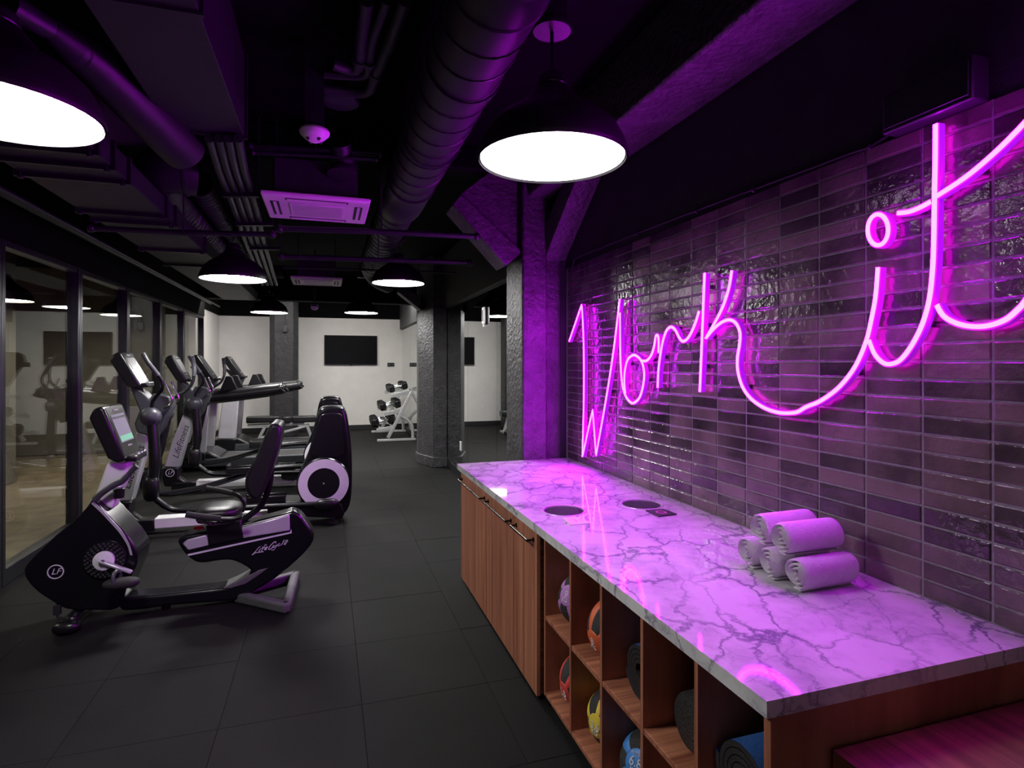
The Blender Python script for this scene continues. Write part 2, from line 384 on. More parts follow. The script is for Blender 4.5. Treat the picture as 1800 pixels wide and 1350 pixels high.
# left side: return wall, glazing
wl = struct(MB().box(-2.62, -2.50, 12.95, YB, 0, 2.88), 'wall_left', 'wall_white', 'short white return wall beyond the glazing')
MB().box(-2.62, -2.48, 12.95, YB, 2.88, ZC).build('upper_band', 'ceiling_black', wl)
struct(MB().box(-2.50, -2.482, 12.95, YB, 0, .12), 'baseboard_left', 'baseboard_black', 'black baseboard on the short return wall')
ZH = 2.66
hd = struct(MB().box(-2.60, -2.34, YN, 12.95, ZH, ZC), 'trim_1', 'ceiling_black', 'black header above the glazed partition')
MB().box(-2.345, -2.325, YN, 12.95, ZH + .30, ZH + .33).build('reveal_strip', 'frame_dark', hd)
mull = [12.93, 11.25, 9.78, 8.30, 6.83, 5.36, 3.9, 2.4, .9, -.6, YN]
for i in range(len(mull) - 1):
    y1, y0 = mull[i], mull[i + 1]
    w = struct_root('window_%d' % (i + 1), 'floor to ceiling glass pane in a dark metal frame', (XG, (y0 + y1) / 2, 0))
    MB().box(XG - .006, XG + .006, y0 + .05, y1 - .05, .13, ZH - .05).build('pane', 'pane_glass', w, smooth=False)
    for yy in (y0 + .028, y1 - .028):
        MB().box(XG - .055, XG + .055, yy - .027, yy + .027, .0, ZH).build('mullion', 'frame_dark', w, .006)
    MB().box(XG - .05, XG + .05, y0 + .056, y1 - .056, ZH - .055, ZH).build('head_rail', 'frame_dark', w, .006)
    MB().box(XG - .05, XG + .05, y0 + .056, y1 - .056, .0, .13).build('sill_rail', 'frame_dark', w, .006)
# corridor beyond the glass
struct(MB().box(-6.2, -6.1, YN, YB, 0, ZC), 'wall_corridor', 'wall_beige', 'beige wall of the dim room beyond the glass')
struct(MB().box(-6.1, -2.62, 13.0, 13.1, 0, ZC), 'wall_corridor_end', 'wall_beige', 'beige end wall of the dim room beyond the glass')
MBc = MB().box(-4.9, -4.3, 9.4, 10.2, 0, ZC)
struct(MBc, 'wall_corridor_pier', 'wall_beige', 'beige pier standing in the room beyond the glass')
# right side: plaster wall, tile field, mirror wall
wr = struct(MB().box(XW, XW + .15, YN, 4.62, 0, ZC), 'wall_right', 'plaster_black', 'black wall clad with dark glazed tiles above the counter')
MB().box(XW - .006, XW, .60, 4.60, .90, 2.515).build('grout_bed', 'grout', wr, smooth=False)
TL, TH, TZ0 = .2206, .0622, .905
def tile_geo(mb, cy_, cz, x=XW - .006, l=TL - .009, h=TH - .0075, dx=0, tilt=(0, 0)):
    a, b_ = l / 2, h / 2; e = .0035
    def q(y, z, t): return (x - t - (tilt[0] * y + tilt[1] * z), cy_ + y, cz + z)
    mb.add([q(-a, -b_, 0), q(a, -b_, 0), q(a, b_, 0), q(-a, b_, 0), q(-a, -b_, .002), q(a, -b_, .002), q(a, b_, .002), q(-a, b_, .002),
            q(-a + e, -b_ + e, .0042), q(a - e, -b_ + e, .0042), q(a - e, b_ - e, .0042), q(-a + e, b_ - e, .0042)],
           [(0, 1, 5, 4), (1, 2, 6, 5), (2, 3, 7, 6), (3, 0, 4, 7), (4, 5, 9, 8), (5, 6, 10, 9), (6, 7, 11, 10), (7, 4, 8, 11), (8, 9, 10, 11)])
tms = []
for k in range(6):
    mb = MB(); tile_geo(mb, 0, 0, 0, tilt=(random.uniform(-.006, .006), random.uniform(-.018, .018)))
    q = mb.mesh('tile', False); q.materials.append(MATS['glazed_tile']); tms.append(q)
spots = []
y0t = 1.253 - .0 * TL
for c in range(-3, 15):
    yc = y0t + TL * (c + .5)
    if yc + TL / 2 > 4.60: continue
    for r_ in range(26):
        zc = TZ0 + TH * (r_ + .5) - .004
        spots.append((c < -1, yc, zc))
spots.sort(); rest = MB()
for n_, (hid, yc, zc) in enumerate(spots):
    if not hid and n_ < 300:
        o = bpy.data.objects.new('tile', random.choice(tms)); COL.objects.link(o); o.parent = wr; o.location = (XW - .006, yc, zc)
    else: tile_geo(rest, yc, zc, tilt=(random.uniform(-.006, .006), random.uniform(-.018, .018)))
tag(rest.build('tile_field', 'glazed_tile', wr, smooth=False), kind='stuff')
wm = struct(MB().box(XM + .01, XM + .2, 4.62, YB, 0, 2.63), 'wall_mirror', 'plaster_black', 'wall faced with tall mirror panels')
for k, (a, b_) in enumerate(((5.02, 6.55), (6.55, 8.02), (8.02, 9.5), (10.45, 12.2), (12.2, 13.95), (13.95, 15.57))):
    MB().box(XM, XM + .01, a + .003, b_ - .003, .12, 2.63).build('mirror_panel', 'mirror', wm, smooth=False)
struct(MB().box(XM - .012, XM + .012, 4.62, YB - .02, 0, .12), 'baseboard_right', 'baseboard_black', 'black baseboard below the mirror panels')
struct(MB().box(XM - .06, XM + .2, 4.9, YB, 2.63, ZC), 'trim_2', 'soffit_grey', 'dark grey soffit above the mirror panels')

# concrete frame of the building
col = struct_root('column_near', 'rough black painted concrete column at the end of the counter', (1.68, 4.8, 0))
MB().box(1.55, 1.775, 4.58, 5.04, 0, ZC).build('shaft', 'concrete_black', col, .018)
MB().box(1.775, XW, 4.63, 5.04, 0, ZC).build('pilaster', 'concrete_black', col, .012)
br = XZ([(919, 443), (890, 467), (795, 359), (811, 339)], 4.62)
MB().prism_y(br, 4.62, 4.92).build('brace', 'concrete_black', col, .012)
MB().prism_y([br[0], br[3], (br[3][0] + .25, 3.30), (1.56, 3.30)], 4.68, 4.86).build('haunch', 'concrete_black', col)
MB().ngon([(1.76, 4.66, 2.56), (1.76, 4.66, 2.86), (1.76, 4.15, 3.15), (1.76, 3.86, 3.15)], (.2, 0, 0)).build('side_brace', 'concrete_black', col, .01)
bm_ = struct_root('beam_wall', 'black concrete beam running along the top of the tiled wall', (1.78, 2, 3.3))
MB().box(1.60, XW, YN, 4.62, 3.10, ZC).build('beam', 'concrete_black', bm_, .02)
MB().box(-2.3, 1.58, 4.66, 4.90, 3.30, ZC).build('cross_beam', 'ceiling_black', bm_, .02)
tag(struct(MB().box(-2.34, XM - .06, 12.35, 12.65, 2.97, ZC), 'trim_3', 'ceiling_black', 'added black beam hiding the wash lights at the far end of the ceiling'))  # beam added to keep the wash lights out of view
pl = struct_root('column_pillar', 'octagonal black painted pillar standing against the mirror', (1.7, 9.9, 0))
oct_ = [(1.90, 9.5), (1.67, 9.5), (1.50, 9.98), (1.50, 10.2), (1.62, 10.45), (1.90, 10.45)]
MB().ngon([(x, y, .1) for x, y in oct_], (0, 0, ZC - .1)).build('shaft', 'concrete_black', pl, .012)
MB().ngon([(x - .02 if x < 1.8 else x, y - .03 if y < 10 else y + .02, 0) for x, y in oct_], (0, 0, .17)).build('plinth', 'concrete_black', pl, .01)
pb = XZ([(740, 522), (740, 545), (700, 513), (702, 502)], 9.75)
MB().prism_y(pb, 9.75, 10.0).build('brace', 'concrete_black', pl)
bc = struct_root('column_back', 'black painted column in front of the white end wall', (-.97, 14.75, 0))
o8 = [(-1.28, 14.62), (-1.16, 14.5), (-.76, 14.5), (-.66, 14.62), (-.66, 15.0), (-1.28, 15.0)]
MB().ngon([(x, y, 0) for x, y in o8], (0, 0, ZC)).build('shaft', 'concrete_shaded', bc, .01)

# ------------------------------------------------------------------ added wash lights, hidden behind an added downstand beam
for k, x in enumerate((-1.6, -.2, 1.2)):
    t = thing('added_wash_light', ('leftmost', 'middle', 'rightmost')[k] + ' unseen linear light added to wash the white end wall', 'light', (x, 13.1, 3.36), 'added wash lights before the end wall')
    MB().box(x - .56, x + .56, 13.02, 13.2, 3.40, ZC).build('housing', 'shade_black', t)
    MB().box(x - .54, x + .54, 13.04, 13.18, 3.385, 3.40).build('diffuser', 'wash_light', t)

for k, x in enumerate((-1.6, -.2, 1.2)):  # unseen lights added as frontal fill, bounced off the white wall
    t = thing('added_wash_light', ('left', 'middle', 'right')[k] + ' unseen linear fill light added behind the viewer', 'light', (x, -2.05, 3.36), 'added fill lights behind the viewer')
    MB().box(x - .56, x + .56, -2.14, -1.96, 3.40, ZC).build('housing', 'shade_black', t)
    MB().box(x - .54, x + .54, -2.12, -1.98, 3.385, 3.40).build('diffuser', 'wash_light_near', t)
struct(MB().box(-2.34, XM - .06, -1.6, -1.4, 2.97, ZC), 'trim_4', 'ceiling_black', 'added black beam shielding the fill lights behind the viewer')  # unseen beam added to hold back direct light from the fill fittings
# ------------------------------------------------------------------ pendants
def pendant(x, y, z, label, matname, rod=.30, r=.30):
    t = thing('pendant_lamp', label, 'lamp', (x, y, z), 'dome pendant lamps')
    prof = [(r, 0), (r * 1.01, .012), (r * .96, .06), (r * .86, .115), (r * .70, .162), (r * .50, .198), (r * .34, .218), (r * .30, .226),
            (r * .30, .245), (r * .235, .262), (r * .215, .27), (r * .22, .315), (r * .18, .332), (r * .12, .345), (.012, .35)]
    inner = [(rr - .006 if rr > .03 else rr, zz - .004) for rr, zz in prof[::-1] if zz < .20]
    MB().lathe(prof + inner, (x, y, z), n=40).build('shade', 'shade_black', t)
    MB().lathe([(r * .215, .285), (r * .228, .29), (r * .228, .297), (r * .215, .302)], (x, y, z), n=30).build('neck_ring', 'black_steel', t)
    MB().lathe([(0.0005, .004), (r - .012, .004), (r - .012, .012), (.0005, .012)], (x, y, z), n=40).build('diffuser', matname, t)
    MB().cyl((x, y, z + .345), (x, y, z + .345 + rod), .008, 8).build('rod', 'black_steel', t)
    zc = z + .345 + rod
    MB().lathe([(.0005, -.002), (.076, -.002), (.078, .004), (.076, .022), (.0005, .024)], (x, y, zc), n=30).build('canopy', 'shade_black', t)
    MB().box(x - .045, x + .045, y - .045, y + .045, zc + .022, ZC).build('mounting_box', 'shade_black', t)
    return t
pendant(.86, 2.17, 2.52, 'large black dome pendant hanging over the marble counter', 'diffuser_right', .17)
pendant(-1.03, 2.31, 2.52, 'large black dome pendant cut by the left edge of the photo', 'diffuser_near', .3)
pendant(-.86, 6.15, 2.52, 'black dome pendant hanging over the ellipticals, second nearest on the left', 'diffuser_left')
pendant(.78, 6.75, 2.63, 'black dome pendant hanging just left of the near concrete column', 'diffuser_left')
pendant(-.94, 10.7, 2.58, 'small looking far pendant on the left, over the treadmills', 'diffuser_left')
pendant(.60, 11.0, 2.64, 'far pendant hanging in front of the wall television', 'diffuser_left')
pendant(-1.0, -1.9, 2.52, 'dome pendant behind the viewer on the glazed side', 'diffuser_right')
pendant(-3.95, 9.1, 2.52, 'dome pendant seen through the near glass pane', 'diffuser_corridor')
pendant(-3.9, 5.0, 2.52, 'dome pendant in the room beyond the glass, out of the frame', 'diffuser_corridor')
pendant(-3.3, 11.3, 2.52, 'dome pendant seen through the second glass pane', 'diffuser_corridor')
# ------------------------------------------------------------------ counter
CX0, CX1, CY0, CY1, CZ = .993, XW - .008, 1.127, 4.575, .90
HOLES = ((1.232, 2.935), (1.708, 2.93)); HR = .112
mb = MB(); T = .042; yA, yB, xm = 2.70, 3.17, 1.47
def quad_z(x0, x1, y0, y1, z): mb.add([(x0, y0, z), (x1, y0, z), (x1, y1, z), (x0, y1, z)], [(0, 1, 2, 3)])
for z in (CZ, CZ - T):
    quad_z(CX0, CX1, CY0, yA, z); quad_z(CX0, CX1, yB, CY1, z)
    for (hx, hy), (x0, x1) in zip(HOLES, ((CX0, xm), (xm, CX1))):
        n = 40; inn = []; out = []
        for j in range(n):
            a = 2 * math.pi * j / n; c_, s_ = math.cos(a), math.sin(a); inn.append((hx + HR * c_, hy + HR * s_, z))
            tx = ((x1 - hx) if c_ > 0 else (x0 - hx)) / c_ if abs(c_) > 1e-6 else 1e9
            ty = ((yB - hy) if s_ > 0 else (yA - hy)) / s_ if abs(s_) > 1e-6 else 1e9
            t_ = min(tx, ty); out.append((hx + t_ * c_, hy + t_ * s_, z))
        mb.add(inn + out, [(j, n + j, n + (j + 1) % n, (j + 1) % n) for j in range(n)])
        for cx_, cy_ in ((x0, yA), (x1, yA), (x1, yB), (x0, yB)):                      # corner slivers
            da = [((cx_ - o_[0]) ** 2 + (cy_ - o_[1]) ** 2, j) for j, o_ in enumerate(out)]; da.sort()
            j1, j2 = da[0][1], da[1][1]
            if abs(out[j1][0] - out[j2][0]) > 1e-6 and abs(out[j1][1] - out[j2][1]) > 1e-6:
                mb.add([out[j1], (cx_, cy_, z), out[j2]], [(0, 1, 2)])
mb.add([(CX0, CY0, CZ), (CX1, CY0, CZ), (CX1, CY1, CZ), (CX0, CY1, CZ), (CX0, CY0, CZ - T), (CX1, CY0, CZ - T), (CX1, CY1, CZ - T), (CX0, CY1, CZ - T)],
       [(0, 1, 5, 4), (1, 2, 6, 5), (2, 3, 7, 6), (3, 0, 4, 7)])
wt = tag(mb.build('worktop', 'marble', None, smooth=False), 'long veined white marble worktop glowing purple under the neon sign', 'worktop')
for k, (hx, hy) in enumerate(HOLES):
    t = thing('waste_chute', ('round steel waste chute near the front edge of the marble worktop', 'round steel waste chute near the tiled wall in the marble worktop')[k], 'waste chute', (hx, hy, CZ - .2), 'steel chutes in the worktop')
    MB().lathe([(HR - .001, -.055), (HR - .001, .002), (HR + .008, .003), (HR + .009, .0005), (HR - .004, -.002), (HR - .004, -.055)], (hx, hy, CZ), n=48).build('rim', 'steel', t)
    MB().lathe([(HR - .0045, -.003), (HR - .0045, -.17)], (hx, hy, CZ), n=48).build('sleeve', 'brushed_steel', t)
    MB().lathe([(.0005, -.17), (HR - .006, -.17)], (hx, hy, CZ), n=48).build('bottom', 'black_plastic', t)
# cabinet with three doors
t = thing('door_cabinet', 'zebra grained walnut cabinet with three tall doors at the far end of the counter', 'cabinet', (1.48, 3.6, 0))
MB().box(1.03, CX1, 2.77, 2.79, .02, CZ - T).build('side_panel', 'walnut_deep', t); MB().box(1.03, CX1, 4.47, 4.49, .02, CZ - T).build('side_panel', 'walnut_deep', t)
MB().box(CX1 - .02, CX1, 2.79, 4.47, .02, CZ - T).build('back_panel', 'walnut_upright', t); MB().box(1.03, CX1 - .02, 2.79, 4.47, .02, .04).build('bottom_panel', 'walnut_deep', t)
for a, b_ in ((3.72, 4.49), (3.13, 3.72), (2.75, 3.13)):
    d = MB().box(1.008, 1.028, a + .002, b_ - .002, .022, CZ - T - .004).build('door', 'walnut_upright', t, .0015)
    h = MB(); hz = .80; ya, yb = a + .045, b_ - .045
    h.tube([(.972, ya, hz), (.972, yb, hz)], .0065, 10)
    for yy in (ya + .004, yb - .004):
        h.cyl((1.008, yy, hz), (.972, yy, hz), .006, 10); h.lathe([(.0005, 0), (.013, 0), (.013, .004), (.0005, .005)], (1.008, yy, hz), (-1, 0, 0), 14)
    h.build('handle', 'handle_bronze', d)
MB().box(1.05, 1.07, 2.69, 2.77, .0, CZ - T).build('filler_strip', 'black_plastic', t)
# open shelf unit
t = thing('cubby_shelf', 'open walnut cubby shelf with two rows of compartments under the counter', 'shelf unit', (1.3, 1.9, 0))
DV = [2.667, 2.353, 2.053, 1.745, 1.440]
for y in DV: MB().box(1.018, 1.62, y - .009, y + .009, .075, CZ - T).build('divider', 'walnut_upright', t, .001)
MB().box(1.018, CX1, 1.142, 1.166, .0, CZ - T).build('end_panel', 'walnut_upright', t, .001)
prev = DV + [1.157]
for k in range(5):
    y1, y0 = prev[k] - .009, prev[k + 1] + .009
    for z0, z1 in ((.447, .467), (.072, .092)): MB().box(1.020, 1.61, y0, y1, z0, z1).build('shelf', 'walnut_deep', t, .001)
MB().box(1.61, 1.628, 1.166, 2.658, .05, CZ - T).build('back_panel', 'walnut_upright', t)
MB().box(1.07, 1.085, 1.166, 2.68, 0, .072).build('toe_kick', 'black_plastic', t)
# wooden box seat next to the counter
t = thing('wooden_box', 'low walnut box with a flat grained top against the end of the counter', 'box', (1.6, .8, 0))
BZ = .745; bx = at_z(1440, 1300, BZ).x
MB().box(bx, 2.0 - .05, .35, 1.128, BZ - .03, BZ).build('top_board', 'walnut_box', t, .001)
MB().box(bx, bx + .02, .35, 1.128, 0, BZ - .03).build('side_board', 'walnut_along', t); MB().box(bx + .02, 1.95, 1.108, 1.128, 0, BZ - .03).build('back_board', 'walnut_deep', t); MB().box(bx + .02, 1.95, .35, .37, 0, BZ - .03).build('front_board', 'walnut_deep', t)

# cards
for (pts, m0, lab) in ((((988, 912), (1019, 911), (1038, 921), (1003, 924)), 'card_white', 'square white card lying beside the front waste chute'),
                       (((1135, 898.5), (1166, 896), (1190, 905), (1158, 909)), 'card_black', 'square black card with a pink ring beside the rear waste chute')):
    q = [at_z(u, v, CZ + .0005) for u, v in pts]
    o = MB().ngon(q, (0, 0, .006)).build('counter_card', m0, None, 0); tag(o, lab, 'card', 'cards by the chutes')
    c = sum(q, Vector()) / 4
    if m0 == 'card_black': MB().lathe([(.020, .0062), (.026, .0066), (.030, .0062)], c, n=24).build('ring_print', 'card_pink', o)
    else: text('print', 'towels', .016, c + Vector((0, 0, .0062)), 'light_print', o, Matrix.Rotation(R(-90), 3, 'Z'))

# towels
def towel(x, y, z, r, L, rz, label):
    t = thing('rolled_towel', label, 'towel', (x, y, z - r), 'rolled towels on the counter')
    n = 120; turns = 3.3; pts = []
    for i in range(n + 1):
        a = i / n; th = turns * 2 * math.pi * a; rr = r * (.16 + .80 * a) + .002 * math.sin(th * 3 + y * 40); pts.append((rr, th))
    dirv = Vector((math.cos(rz), math.sin(rz), 0)); sd = Vector((-math.sin(rz), math.cos(rz), 0)); up = Vector((0, 0, 1)); c = Vector((x, y, z))
    mb = MB(); rows = []
    off = random.uniform(0, 1); th_end = pts[-1][1]
    for rr, th in pts:
        a = th - th_end - math.pi * .55 + off * .3; thick = r * .19
        rows.append([c + sd * math.cos(a) * q + up * math.sin(a) * q for q in (max(rr - thick, .002), rr)])
    k = 0; m = len(rows); vs_ = []; xsx = [0, .008, .02, L * .5, L - .02, L - .008, L]; inset = [.006, .0015, 0, 0, 0, .0015, .006]
    for xx, ins in zip(xsx, inset):
        for (pi, po) in rows:
            dv = (po - pi).normalized() if (po - pi).length > 1e-6 else Vector()
            vs_.append(pi + dv * ins + dirv * xx); vs_.append(po - dv * ins + dirv * xx)
    fs = []; st = 2 * m
    for s_ in range(len(xsx) - 1):
        for i in range(m - 1):
            b0 = s_ * st + 2 * i
            fs += [(b0, b0 + 2, b0 + st + 2, b0 + st), (b0 + 1, b0 + st + 1, b0 + st + 3, b0 + 3)]
        fs += [(s_ * st, s_ * st + st, s_ * st + st + 1, s_ * st + 1), (s_ * st + st - 2, s_ * st + st - 1, s_ * st + 2 * st - 1, s_ * st + 2 * st - 2)]
    for i in range(m - 1):
        e = (len(xsx) - 1) * st; fs += [(2 * i, 2 * i + 1, 2 * i + 3, 2 * i + 2), (e + 2 * i, e + 2 * i + 2, e + 2 * i + 3, e + 2 * i + 1)]
    mb.add(vs_, fs); mb.build('roll', 'towel', t)
    fl_ = MB(); a = -math.pi * .55 + off * .3                                                   # loose end of the cloth
    p0 = c + sd * math.cos(a) * r * .93 + up * math.sin(a) * r * .93
    tg = sd * -math.sin(a) + up * math.cos(a)
    zb = .004
    p1 = Vector((p0.x, p0.y, 0)) + Vector((0, 0, max(p0.z - .002, z - r + zb))) + sd * -r * .55
    p1.z = z - r + zb
    q = Vector((0, 0, .007))
    fl_.hexa([p0 + dirv * .004, p0 + dirv * (L - .004), p1 + dirv * (L - .012), p1 + dirv * .0], [p0 + dirv * .004 + q, p0 + dirv * (L - .004) + q, p1 + dirv * (L - .012) + q * .7, p1 + q * .7])
    fl_.build('loose_end', 'towel', t, .003)
    return t
tr = .062
towel(1.575, 1.905, CZ + tr, tr, .25, .02, 'white rolled towel at the left end of the bottom row')
towel(1.568, 1.778, CZ + tr, tr, .25, -.02, 'white rolled towel in the middle of the bottom row')
towel(1.575, 1.652, CZ + tr, tr, .25, .03, 'white rolled towel at the right end of the bottom row, nearest the viewer')
towel(1.585, 1.845, CZ + tr * 2.72, tr, .25, .03, 'white rolled towel on top at the left, against the tiles')
towel(1.568, 1.717, CZ + tr * 2.72, tr, .25, .0, 'white rolled towel on top at the right of the pile')

# medicine balls, mats, roller in the cubbies
def med_ball(c, r, axis, colour, num, label, spin=0):
    c = Vector(c); ax = Vector(axis).normalized(); t = thing('medicine_ball', label, 'ball', (c.x, c.y, c.z - r), 'medicine balls in the cubbies')
    e1 = ax.cross(Vector((0, 0, 1))).normalized(); e2 = e1.cross(ax).normalized()
    prof = [(max(r * math.sin(math.pi * i / 24), .0004), r * math.cos(math.pi * i / 24)) for i in range(25)]
    MB().lathe(prof, c, ax, 36).build('body', 'ball_black', t)
    def sp(th, ph, k=1.0): return c + (ax * math.cos(th) + (e1 * math.cos(ph) + e2 * math.sin(ph)) * math.sin(th)) * r * k
    for s_ in range(5):
        ph0 = spin + s_ * 2 * math.pi / 5; mb = MB(); N = 14; vv = []
        for i in range(N + 1):
            th = .40 + (math.pi - .8) * i / N; hw = (.50 * math.sin(th) ** .6 + .03) * .5
            hw = hw / max(math.sin(th), .3) * (.45 + .55 * math.sin(th) ** 2)
            for k2, kk in ((-1, 1.0), (-.8, 1.012), (0, 1.014), (.8, 1.012), (1, 1.0)): vv.append(sp(th, ph0 + hw * k2, kk))
        mb.add(vv, [(5 * i + j, 5 * i + j + 1, 5 * i + j + 6, 5 * i + j + 5) for i in range(N) for j in range(4)]); mb.build('stripe', 'ball_' + colour, t)
    b_ = MB().lathe([(.0005, r * 1.018)] + [(r * 1.016 * math.sin(q), r * 1.016 * math.cos(q)) for q in (.12, .24, .34, .38)] + [(r * math.sin(.40), r * math.cos(.40) * .995)], c, ax, 30).build('badge', 'ball_' + colour, t)
    rot = frame_rot(ax, (0, 0, 1)); p = c + ax * r * 1.022
    if num:
        up = rot @ Vector((0, 1, 0))
        text('number', num[0], r * .36, p + up * r * .02, 'white_plastic', b_, rot)
        if len(num) > 1: text('unit', num[1], r * .20, p - up * r * .19, 'white_plastic', b_, rot)
        if len(num) > 2: text('caption', num[2], r * .085, p + up * r * .24, 'white_plastic', b_, rot)
    return t
S1, S0 = .467, .092
br_ = .122
med_ball((1.155, 2.505, S1 + br_), br_, (-1, -.35, .45), 'purple', ('9', 'KG'), 'black medicine ball with purple stripes in the top cubby next to the doors', .5)
mbr = med_ball((1.16, 2.50, S0 + br_), br_, (-1, -.10, -.30), 'red', ('1.8', 'KG'), 'black medicine ball with red stripes in the bottom cubby next to the doors', .9)
rr_ = frame_rot((-.45, -.45, .77), (-.2, .2, 1)); text('print', 'FIT', .03, Vector((1.16, 2.50, S0 + br_)) + Vector((-.45, -.45, .77)).normalized() * br_ * 1.01, 'violet_print', [c for c in mbr.children if c.name.startswith('body')][0], rr_)
med_ball((1.16, 2.195, S1 + br_), br_, (-1, -.15, -.30), 'orange', ('8', 'KG'), 'black medicine ball with orange stripes in the second top cubby', 1.25)
med_ball((1.16, 2.195, S0 + br_), br_, (-1, -.32, .02), 'yellow', ('3.6', 'KG'), 'black medicine ball with yellow stripes in the second bottom cubby', .35)
med_ball((1.15, 1.89, S0 + br_), br_, (-.9, -.42, .52), 'blue', ('6.8', 'KG', 'FIRST BALL'), 'black medicine ball with blue stripes and 6.8 KG badge', .45)
def mat_roll(x, y, z, r, L, mo, label, base):
    t = thing('rolled_mat', label, 'exercise mat', (x, y, base), 'rolled exercise mats')
    n = 150; turns = 4.6; inner = []; outer = []; th_ = r * .15
    for i in range(n + 1):
        a = i / n; rr = r * (.28 + .72 * a); th = turns * 2 * math.pi * a + 2.2 + (.5 if y < 1.5 else 0); inner.append((rr - th_ * .9, th)); outer.append((rr, th))
    mb = MB(); vv = []
    for xx in (0, L):
        for (ri, th), (ro, _) in zip(inner, outer):
            vv += [(x + xx, y + ri * math.cos(th), z + ri * math.sin(th)), (x + xx, y + ro * math.cos(th), z + ro * math.sin(th))]
    m = n + 1; st = 2 * m; fs = []
    for i in range(n): fs += [(2 * i, 2 * i + 2, 2 * i + 3, 2 * i + 1), (st + 2 * i, st + 2 * i + 1, st + 2 * i + 3, st + 2 * i + 2), (2 * i, st + 2 * i, st + 2 * i + 2, 2 * i + 2)]
    mb.add(vv, fs); mb.build('roll', 'mat_black', t)
    mb = MB(); k0 = int(n * (1 - 1 / turns)) - 4; vv = []
    for (ro, th) in outer[k0:]: vv += [(x, y + (ro + .0008) * math.cos(th), z + (ro + .0008) * math.sin(th)), (x + L, y + (ro + .0008) * math.cos(th), z + (ro + .0008) * math.sin(th))]
    c_ = len(outer[k0:]); mb.add(vv, [(2 * i, 2 * i + 1, 2 * i + 3, 2 * i + 2) for i in range(c_ - 1)]); mb.build('blue_face', mo, t)
    return t
mat_roll(1.09, 1.885, S1 + .105, .105, .50, 'mat_blue', 'rolled blue and black mat in the third top cubby', S1)
mat_roll(1.06, 1.295, S1 + .112, .112, .52, 'mat_blue', 'rolled blue ribbed mat in the cubby nearest the viewer', S1)
t = thing('foam_roller', 'speckled black foam roller between the two rolled mats', 'foam roller', (1.4, 1.585, S1))
MB().lathe([(.0005, 0), (.07, 0), (.082, .004), (.089, .014), (.09, .03), (.09, .44), (.0005, .45)], (1.09, 1.585, S1 + .0915), (1, 0, 0), 40).build('cylinder', 'foam_black', t)

# ------------------------------------------------------------------ neon sign
XN = XW - .058
def z7(p): return (980 + .2962 * p[0], 440 + .2962 * p[1])
def z8(p): return (1380 + .4 * p[0], 180 + .4 * p[1])
STROKES = [
    ('z7', [[(70, 540), (145, 322)], [(145, 322), (154, 480), (158, 700), (156, 950), (149, 1226)], [(149, 1226), (180, 1080), (210, 948)], [(210, 948), (220, 1080), (230, 1216)], [(230, 1216), (290, 880), (335, 590), (371, 290)]]),
    ('z7', [[(372, 370), (374, 600), (382, 760), (400, 850), (430, 898), (456, 905), (490, 870), (510, 800), (516, 730), (503, 665), (475, 630), (448, 623), (418, 650), (402, 710), (398, 780), (404, 850)]]),
    ('z7', [[(497, 655), (530, 655), (558, 622), (575, 570), (584, 515), (592, 504), (600, 515), (602, 560), (600, 608)]]),
    ('z7', [[(596, 815), (600, 720), (612, 620), (628, 535), (650, 475), (676, 455), (702, 475), (725, 520), (748, 540), (780, 515), (815, 445), (842, 362)]]),
    ('z7', [[(875, 135), (866, 360), (858, 560), (846, 840)]]),
    ('z7', [[(1036, 120), (1020, 220), (985, 330), (935, 430), (880, 525)], [(880, 525), (930, 465), (980, 425), (1025, 413), (1062, 435), (1085, 490), (1082, 560), (1070, 640), (1073, 720), (1100, 810), (1150, 880), (1220, 930), (1290, 957), (1350, 966), (1422, 960),
             *[((980 - 980 + (1380 + .4 * a) - 980) / .2962, ((180 + .4 * b_) - 440) / .2962) for a, b_ in ((95, 1338), (160, 1310), (240, 1250), (310, 1160), (358, 1050), (382, 950), (400, 850), (410, 725))]]]),
    ('z8', [[(370, 1045), (395, 1105), (430, 1142), (465, 1150), (510, 1130), (560, 1065), (605, 975), (635, 870), (650, 740), (656, 600), (659, 400), (662, 240), (663, 95)]]),
    ('z8', [[(495, 487), (545, 481), (595, 462), (642, 437)]]),
    ('z8', [[(668, 412), (800, 325), (930, 215), (1050, 95), (1130, 0), (1230, -110), (1340, -190), (1440, -190), (1480, -90)]]),
    ('z8', [[(668, 890), (700, 940), (760, 972), (830, 985), (900, 980), (970, 955), (1020, 915), (1060, 870), (1110, 780), (1160, 660), (1230, 520), (1330, 400), (1430, 370)]]),
]
neon = thing('neon_sign', 'glowing magenta neon sign in flowing script reading Work it', 'neon sign', (XN, 2.8, 1.5))
def ribbon(mb, path, hw, x0, x1, closed=False):
    k = len(mb.v); n = len(path)
    for i, p in enumerate(path):
        a = path[(i - 1) % n] if closed or i else p; b_ = path[(i + 1) % n] if closed or i < n - 1 else p
        t = (Vector(b_) - Vector(a)); t.x = 0; t.normalize(); s_ = Vector((0, -t.z, t.y)) * hw; p = Vector(p)
        for q, x in ((s_, x0), (s_, x1), (-s_, x1), (-s_, x0)): mb.v.append((x, p.y + q.y, p.z + q.z))
    for i in range(n if closed else n - 1):
        i2 = (i + 1) % n
        for j in range(4): mb.f.append((k + 4 * i + j, k + 4 * i + (j + 1) % 4, k + 4 * i2 + (j + 1) % 4, k + 4 * i2 + j))
    if not closed: mb.f += [tuple(k + j for j in range(4)), tuple(k + 4 * (n - 1) + j for j in range(4))[::-1]]
